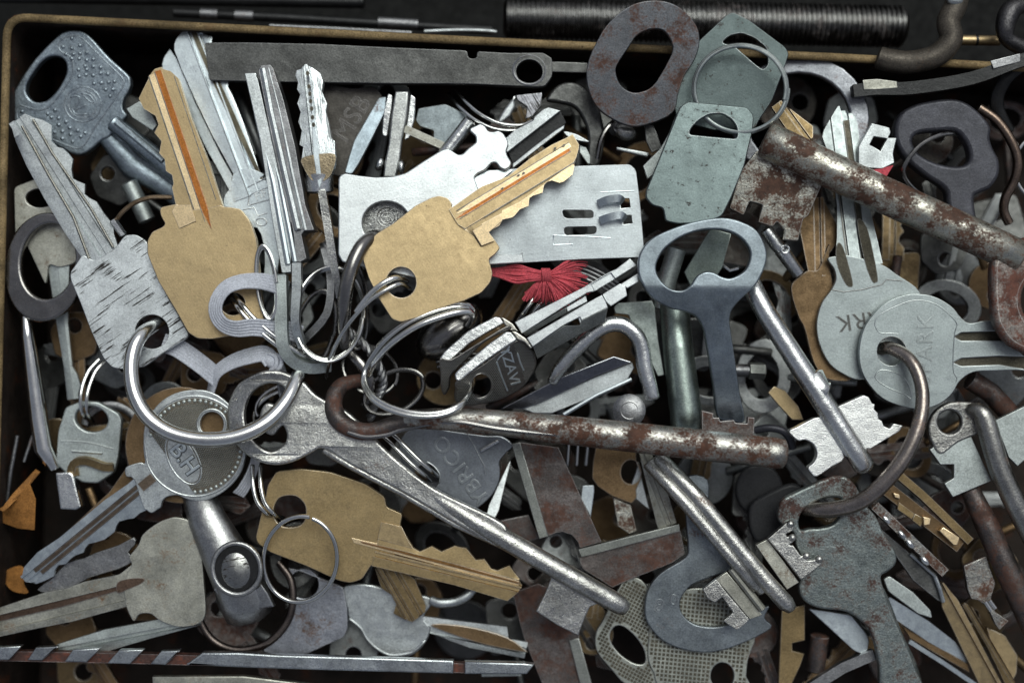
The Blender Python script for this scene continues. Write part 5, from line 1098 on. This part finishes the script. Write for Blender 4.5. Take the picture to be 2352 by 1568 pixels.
T.part('long_brass_key', brass).add(*g_blade(P('c4 1300,900')[0], P('c4 1700,1620')[0], P('c4 1290,900 1300,1060 1560,1600'), P('c4 1300,890 1400,1010 1720,1620'), [(-6, 0), (2, 2), (4, -5)], 20, 0, 16))
T = Thing('long_brass_key', 'narrow brown brass blade beside the long brass one at the bottom right', 'key')
T.part('long_brass_key', brass_d).add(*g_blade(P('c4 1440,1000')[0], P('c4 1800,1600')[0], P('c4 1440,1060 1600,1330 1730,1600'), P('c4 1450,1030 1500,1060 1600,1240 1810,1600'), [(-4, 0), (-2, -5), (4, -5), (6, 0)], 10, -10, 16))
T = Thing('brass_key', 'angular brass key bow tucked in the bottom right corner', 'key')
T.part('brass_key', brass).add(*g_plate(rc(P('c4 1590,1190 1720,1250 1800,1380 1795,1500 1760,1568 1650,1400'), 4), z=-16, t=14))
T = Thing('pale_flat_key', 'broad pale key blade running to the lower right below the corroded key', 'key')
T.part('blade', pale).add(*g_blade(P('c4 960,1060')[0], P('c4 1470,1430')[0], P('c4 940,990 1200,1150 1380,1290 1470,1430'), P('c4 1010,1160 1200,1290 1470,1440'), [], 2, -20, 14)); T.part('lower_rib', pale).add(*g_tube(P('c4 1070,1285,0 1300,1430,-8 1520,1580,-16'), 7, n=4, phase=.785)); T.part('groove', bronze).add(*g_plate(P('c4 1010,1170 1470,1440 1480,1500 1080,1270'), z=-14, t=8))
T = Thing('pale_flat_key', 'short pale green key tip above the broad pale blade', 'key')
T.part('blade', nickel_g).add(*g_plate(rc(P('c4 900,870 940,850 1100,960 1215,1080 1225,1130 1130,1100 930,950'), 4), z=8, t=12))
T = Thing('pale_flat_key', 'pale rounded blade tip lying left of the corroded key stem', 'key')
T.part('blade', pale).add(*g_plate(rc(P('c4 390,1065 560,1090 680,1110 780,1230 805,1280 790,1350 760,1375 700,1350 560,1220'), 8, 4), z=4, t=12))
T = Thing('brass_strip', 'flat brown brass strip standing upright at the bottom edge', 'strip')
T.part('brass_strip', brass_d).add(*g_plate(P('c4 215,1080 370,1040 370,1280 285,1300 285,1350 365,1370 340,1450 260,1620 190,1620'), z=-10, t=14))
T = bar('edge_on_key', 'grey key on edge at the bottom, left of the corroded stem', 'key', 'c4 400,1600 620,1460 830,1370', 17, mid, 4, 6, t=.8)
T = bar('rusty_rod', 'dark rusty rod between the brown strip and the corroded stem', 'rod', 'c4 470,1250 440,1480', 22, rusty2, -30, -36, n=14)

T = Thing('bent_barrel_key', 'smooth barrel key with a bent top and stepped bit at the right edge', 'key')
o = sm(P('b4 1230,1500 1220,1400 1260,1310 1350,1250 1450,1240 1560,1260 1640,1330 1660,1420 1540,1470 1420,1520 1300,1600'), 4)
p = T.part('head', pitted, sharp=60); p.add(*g_plate(o, [circ(*P('b4 1362,1380')[0], 27, 27)], z=56, t=22, bev=5, res=2))
p = T.part('shank', metal('worn_round_steel', (.42, .41, .39), .32, speck=.3, rust=.12, grain=.25, bump=.4), sharp=60); p.add(*g_tube(sm(P('b4 1490,1290,56,12 1570,1310,72,20 1610,1390,74,23 1640,1500,74,24 c4 1680,130,72,24 1770,330,68,25 1867,520,64,25 1990,760,60,25'), 4, False), 22, n=20))
p = T.part('bit', nickel_g); p.add(*g_plate(rc(P('c4 1210,0 1300,-60 b4 1500,1460 c4 1530,0 1625,208 1365,318 1308,228 1372,190 1372,98 1282,100'), 2), z=52, t=18)); p.add(*g_plate(P('b4 1670,1370 1867,1275 1990,1220 v 2400,1015 c4 1800,110 1740,50'), z=52, t=18))
T = Thing('rusty_barrel_key', 'brown rusty barrel key with a small stepped bit in the lower right corner', 'key')
p = T.part('shank', rusty2, sharp=60); p.add(*g_tube(P('c4 1480,270,30,22 1600,520,32,27 1740,830,30,28 1867,1110,26,28 1960,1300,24,28'), 26, n=22))
o = rc(P('c4 1440,780 1590,715 1650,900 1620,1000 1650,1090 1740,1150 1680,1210 1650,1170 1600,1060 1540,1010 1490,1000 1465,940'), 3)
p = T.part('bit', rusty); p.add(*g_plate(o, z=22, t=18)); T.part('pin', wire).add(*g_tube(P('c4 1580,1020,40 1620,1080,40'), 5)); T.parts[-1].add(*g_tube(P('c4 1610,1010,40 1650,1065,40'), 5))
T = bar('rusty_rod', 'red brown rod crossing behind the SPARK key at the right edge', 'rod', 'b4 1500,1090 1640,1180 1867,1430', 24, rusty2, 0, -6, n=16)
T = Thing('aged_brass_key', 'small aged brass plate end right of the kidney-bowed key', 'key')
T.part('aged_brass_key', brass).add(*g_plate(P('e8 790,1390 850,1330 950,1370 1080,1520 1130,1650 1020,1650 900,1520'), z=20, t=12))

# upper centre odds and ends
T = Thing('stamped_plate', 'dark brown round plate scratched with MSB behind the wavy key', 'plate')
pl_ = Z(-20, (800, 300), 0, 0); mb = metal('dark_brown_plate', (.10, .092, .085), .4, speck=.2, grain=.25, bump=.25)
p = T.part('plate', mb); p.add(*g_plate(sm(P('d1 -100,60 600,100 1000,100 1100,500 700,1200 500,1500 200,1450 -100,900'), 4), z=pl_, t=14))
p = T.part('stamp', metal('faint_stamp', (.115, .105, .10), .4, grain=.2)); p.add(*g_text('MSB', P('d1 600,600')[0], 62, -58, pl_, 1.0, bev=.2))
T = Thing('blue_grey_key', 'blue grey flat blade leaning right of the scratched brown plate', 'key')
T.part('blue_grey_key', metal('blue_grey_blade', (.34, .40, .45), .4, rust=.12, speck=.2, grain=.15, bump=.15)).add(*g_plate(rc(P('d1 1040,255 1160,235 1150,470 1040,690 860,1050 700,1350 600,1500 480,1480 560,1200 640,950 830,620'), 4), z=Z(12, (900, 300), 0, .1), t=16))
T = Thing('barrel_with_wings', 'grey flat-sided key shank with sparkling side wings below the long wrench', 'key')
T.part('shank', metal('bead_blasted', (.52, .53, .52), .4, speck=.2, grain=.25, bump=.5)).add(*g_plate(P('d1 1310,150 1525,150 1500,560 1420,930 1385,1250 1320,1560 1105,1560 1140,1280 1200,1000 1240,560'), z=38, t=26, bev=4, res=2))
T.part('wing', silver).add(*g_plate(rc(P('d1 1190,190 1260,215 1250,400 1210,650 1170,885 1120,880 1095,830 1120,500'), 3), z=28, t=14)); T.part('wing', silver).add(*g_plate(rc(P('d1 1560,200 1640,260 1620,600 1540,900 1460,950 1470,860 1520,560'), 3), z=28, t=14))
T.part('pivot', silver).add(*g_ball(*P('d1 1055,1340')[0], 26, 9, 17, 12, 20)); T.part('pivot', silver).add(*g_ball(*P('d1 1410,1390')[0], 26, 8, 17, 12, 0))
T = Thing('steel_plate', 'dull grey plate with a shaped cut-out behind the opener claw', 'plate')
T.part('steel_plate', metal('dull_blue_plate', (.30, .34, .36), .45, speck=.2, grain=.2, bump=.15)).add(*g_plate(rc(P('a2 1170,740 1350,710 1500,780 1480,900 1350,1010 1270,960 1275,890 1180,860 1150,820'), 4), z=2, t=12))
T = Thing('edge_key_blade', 'short bright rod slanting up to the opener claw', 'rod')
T.part('edge_key_blade', silver).add(*g_tube(P('a2 1340,1060,46,16 1520,830,46,17'), 16, n=14))
T = Thing('narrow_key', 'narrow ribbed strip slanting behind the opener plate', 'strip')
T.part('narrow_key', nickel_y).add(*g_tube(P('a2 1080,880,20 1370,1010,26'), 12, n=4, phase=.785))
T = Thing('broad_steel_key', 'broad silver key blade with a deep dark groove above the centre brass key', 'key')
p = T.part('blade', nickel); p.add(*g_plate(P('d7 660,680 760,590 990,470 1010,420 1120,330 1180,310 1330,350 680,860 650,850'), z=70, t=14, bev=2)); p.add(*g_plate(P('d7 740,1000 1000,790 1250,600 1380,520 1370,570 1050,820 735,1065'), z=66, t=12, bev=2))
p = T.part('groove', black); p.add(*g_plate(P('d7 680,850 1330,350 1400,500 740,1010'), z=54, t=10))
T = Thing('ribbed_key', 'serrated dark key end with fine file marks under the long wrench', 'key')
T.part('ribbed_key', metal('file_marked', (.33, .33, .36), .35, streak=.8, sang=60, speck=.2, grain=.2, bump=.4)).add(*g_plate(P('d7 780,160 1100,130 1080,300 980,420 900,450 920,300 800,220'), z=14, t=16))
T = Thing('faceted_key', 'small faceted steel key point under the long wrench', 'key')
T.part('faceted_key', nickel).add(*g_plate(P('d7 550,480 640,330 770,160 770,290 710,410 600,500'), z=20, t=16, bev=4))
T = Thing('steel_sliver', 'small pointed pale sliver just above the centre brass key tip', 'strip')
T.part('steel_sliver', nickel).add(*g_plate(sm(P('d7 1365,605 1500,630 1620,690 1680,735 1560,720 1430,680'), 3), z=50, t=10))
T = Thing('steel_sliver', 'pale triangular piece between the brass key tip and the slotted plate', 'strip')
T.part('steel_sliver', nickel_g).add(*g_plate(P('d7 1560,770 1640,800 1690,900 1690,1000 1660,1000 1560,860'), z=30, t=10))
T = Thing('dark_key_bow', 'dark steel key bow left of the rust-stained oval washer', 'key')
T.part('dark_key_bow', dark, sharp=60).add(*g_plate(sm(P('a3 360,680 420,590 520,555 620,590 700,680 740,800 760,950 720,1120 640,1120 640,900 560,740 440,700'), 4), z=8, t=22, bev=7, res=2))
T = Thing('ball_end', 'round pitted silver knob below the rust-stained oval washer', 'knob')
T.part('ball_end', sparkle, sharp=80).add(*g_ball(*P('a3 900,900')[0], 20, 28, 20, 18, 15)); T.part('neck', mid).add(*g_tube(P('a3 850,870,24 820,890,10'), 14, n=14))
T = Thing('wire_ring', 'thin dark ring edge curving below the rust-stained oval washer', 'key ring')
T.part('wire_ring', chromed).add(*g_tube(sm(P('a3 820,830,40 770,880,44 730,960,44 705,1080,36'), 4, False), 6, n=10, sq=1.6))
T = Thing('flat_key_blade', 'dull silver blade under the ball end beneath the oval washer', 'key')
T.part('flat_key_blade', nickel).add(*g_plate(P('a3 840,1000 1060,1040 1050,1070 840,1020'), z=14, t=18, bev=3))
T = Thing('steel_strip', 'dark strip hanging below the rust-stained oval washer', 'strip')
T.part('steel_strip', dark).add(*g_plate(P('a3 1030,850 1090,850 1150,1010 1080,1040 1040,960'), z=30, t=12)); 
T = Thing('green_grey_key', 'pale green grey key corner behind the lower speckled tag', 'key')
T.part('green_grey_key', nickel_g).add(*g_plate(P('a3 1020,1130 1140,1010 1200,900 1250,760 1200,1100 1050,1220'), z=34, t=10))
T = Thing('dark_key_bow', 'grey key bow hidden under the centre of the pile at the left brass key', 'key')
T.part('dark_key_bow', nickel_g).add(*g_tube(P('a1 880,1250,-30 1000,1500,-36'), 20, n=14))
T = Thing('wire_ring', 'thin brown wire hoop left of the brass key blade', 'key ring')
T.part('wire_ring', bronze).add(*g_tube(sm(P('a1 800,1490,60 840,1440,66 920,1380,70 1030,1345,70 1170,1345,60'), 4, False), 5.5, n=10))
T = Thing('small_key', 'small chrome stub joining the scratched silver key and its wire hoop', 'stub')
T.part('small_key', silver).add(*g_tube(P('a1 770,1500,70 840,1600,66'), 9, n=6))
T = Thing('flat_key_blade', 'pale blade corner right of the dimpled key under the left brass key', 'key')
T.part('flat_key_blade', nickel_g).add(*g_plate(P('a1 860,740 950,690 1040,790 1070,850 1040,890 900,800'), z=30, t=14)); 
T = Thing('fork_end', 'dark pocket of thin rods glimpsed at the left edge below the polished ring bow', 'rod')
T.part('fork_end', mid).add(*g_tube(P('v 40,1000,-20 25,1080,-20 15,1160,-30'), 5)); T.parts[-1].add(*g_tube(P('v 75,1000,-20 55,1060,-20'), 4))
T = Thing('brass_clip', 'small bent brass clip below the small grey key', 'clip')
T.part('brass_clip', brass_d).add(*g_tube(sm(P('c1 480,170,-10 500,90,-2 580,70,0 700,110,0 760,110,-4'), 3, False), 13, n=4, phase=.785)); T.parts[-1].add(*g_tube(P('c1 500,80,-2 520,170,-6'), 10, n=4, phase=.785))

# ---------------------------------------------------------------- keys buried deeper
rnd = random.Random(11)
fm = {'steel': ('dull steel', [metal('buried_steel', (.26, .27, .27), .45, speck=.3, rust=.1, grain=.25, bump=.3), dark, metal('buried_grey', (.36, .37, .37), .45, speck=.35, grain=.25, bump=.3), dark]),  # base colours darkened to imitate occlusion deep in the pile
      'brass': ('brown brass', [bronze, metal('buried_brass', (.19, .135, .075), .5, speck=.3, grain=.25, bump=.2)]),
      'rusty': ('rusty', [rusty2, metal('buried_rust', (.12, .11, .10), .5, rust=.5, rcol=(.06, .025, .015), grain=.25, bump=.4)])}
LM = {'dimpled cast key': (160, 210), 'left brass key': (470, 640), 'pale fanned keys': (520, 330), 'wavy key': (712, 300), 'opener plate': (900, 430),
      'centre brass key': (980, 620), 'slotted plate': (1300, 490), 'long dark wrench': (1000, 170), 'oval washer': (1480, 140), 'lower speckled tag': (1620, 390),
      'rusty barrel': (2050, 460), 'dark painted key': (2150, 340), 'SPARK key': (2100, 800), 'thick dark ring': (2110, 980), 'kidney-shaped bow': (1620, 620),
      'white key bit': (1940, 1000), 'twin keys': (1130, 850), 'hex wrench': (1440, 800), 'rusty shank': (1400, 1000), 'YBRICO key': (1040, 1080), 'widest split ring': (960, 840),
      'big polished ring': (495, 880), 'B.H key': (445, 1020), 'small grey key': (205, 1010), 'polished ring bow': (100, 610), 'scratched silver key': (300, 700),
      'brownish brass key': (760, 1200), 'steel tube end': (545, 1310), 'dull nickel key': (380, 1310), 'twisted rod': (600, 1520), 'notched channel bar': (1300, 1150),
      'pitted bit': (1300, 1400), 'C-shaped wrench': (1600, 1380), 'fluted shank': (1650, 1220), 'corroded key': (1930, 1290), 'long brass blade': (2230, 1400), 'bent barrel key': (2270, 1050)}
used = set()
def blabel(x, y, kind, st, z):
    for k, (n, (a, b)) in enumerate(sorted(LM.items(), key=lambda e: math.hypot(x-e[1][0], y-e[1][1]))[:6]):
        dx, dy = x-a, y-b
        for d in (('right of' if dx > 0 else 'left of') if abs(dx) > abs(dy) else ('below' if dy > 0 else 'above'), 'near'):
            for extra in ('', 'deepest ') if z < -200 else ('',):
                s_ = f'{kind} {extra}{st} key buried {d} the {n}'
                if s_ not in used: used.add(s_); return s_
    return f'{kind} key buried in the pile'
def rkey(cx, cy, a, L_, z, kind):
    m = rnd.choice(fm[kind][1]); T = Thing('buried_key', '', 'key', group=kind+' keys buried deep in the pile')
    c, s = math.cos(a), math.sin(a); tr = lambda q: [(cx+x*c-y*s, cy+x*s+y*c) for x, y in q]
    R = rnd.uniform(48, 72); st = rnd.randrange(4)
    o = [circ(0, 0, R, R*.95, n=24), rc([(-R, -R*.8), (R*.8, -R), (R, R*.9), (-R*.9, R*.8)], 18, 4), circ(0, 0, R*.9, R*1.2, n=24), rc([(-R, -R*.5), (-R*.3, -R), (R*.7, -R*.8), (R, 0), (R*.7, R*.8), (-R*.3, R), (-R, R*.5)], 10, 3)][st]
    h = circ(-R*.45, 0, R*.28, n=16) if st != 2 else circ(-R*.05, 0, R*.55, R*.75, n=20)
    T.label = blabel(cx, cy, fm[kind][0], ('round-bowed', 'square-bowed', 'open-bowed', 'angular')[st], z)
    gx, gy = rnd.uniform(-.18, .18), rnd.uniform(-.18, .18); zf = Z(z, (cx, cy), gx, gy)
    T.part('bow', m).add(*g_plate(tr(o), [tr(h)], z=zf, t=15, bev=2))
    w = rnd.uniform(17, 26); e = R*.8+L_; x1 = tr([(e, 0)])[0]; zz = zf(*x1)
    if rnd.random() < .35:
        T.part('shank', m, sharp=60).add(*g_tube([(cx+R*.8*c, cy+R*.8*s, z), (x1[0], x1[1], zz)], w*.5, n=14))
    else:
        t_ = [(R*.7, w), (R*1.1, w)]; x = R*1.15
        while x < e-14: t_.append((x, w-rnd.uniform(2, 14))); x += rnd.uniform(8, 14)
        t_.append((e, 0))
        T.part('blade', m).add(*g_blade(tr([(R*.7, 0)])[0], x1, tr([(R*.7, -w), (e-12, -w), (e, -2)]), tr(t_), [(-w*.35, 0), (-w*.3, -5), (w*.15, -5), (w*.2, 0)], z, zz, 14))
spots = []
for lay, zz, n in ((0, -75, 90), (1, -145, 80), (2, -225, 40)):
    k = 0
    while k < n:
        x, y = rnd.uniform(60, 2320), rnd.uniform(230, 1530)
        if any(math.hypot(x-a, y-b) < 98 and l == lay for a, b, l in spots): 
            k += .25; continue
        spots.append((x, y, lay)); k += 1
        ang = rnd.uniform(0, 6.28); L_ = rnd.uniform(120, 210)
        xe, ye = x+math.cos(ang)*(L_+60), y+math.sin(ang)*(L_+60)
        if ye < 150+xe*.05 or xe < 20: ang += math.pi
        if lay == 0 and (x < 120 or y < 300): continue
        if 700 < x < 900 and 780 < y < 1000: continue
        if 950 < x < 1250 and 1150 < y < 1500 and lay == 0: continue
        rkey(x, y, ang, L_, zz+rnd.uniform(-18, 18), rnd.choice(['steel', 'steel', 'steel', 'brass', 'rusty']))
finish()
# drop buried keys nothing of which can be seen from the camera's side
bpy.context.view_layer.update(); dg = bpy.context.evaluated_depsgraph_get()
for root in [o for o in sc.objects if o.name.startswith('buried_key') and o.parent is None]:
    kids = [c for c in sc.objects if c.parent == root]; seen = 0
    for c in kids:
        vs_ = c.data.vertices
        for i in range(0, len(vs_), 2):
            w = c.matrix_world @ vs_[i].co; d = w-cam.location
            hit, loc, n_, idx, ob, m_ = sc.ray_cast(dg, cam.location, d.normalized())
            if hit and ob == c and (loc-w).length < .0004 and abs(w.x) < .118 and abs(w.y) < .079: seen += 1
    if seen < 6:
        for c in kids: bpy.data.objects.remove(c)
        bpy.data.objects.remove(root)
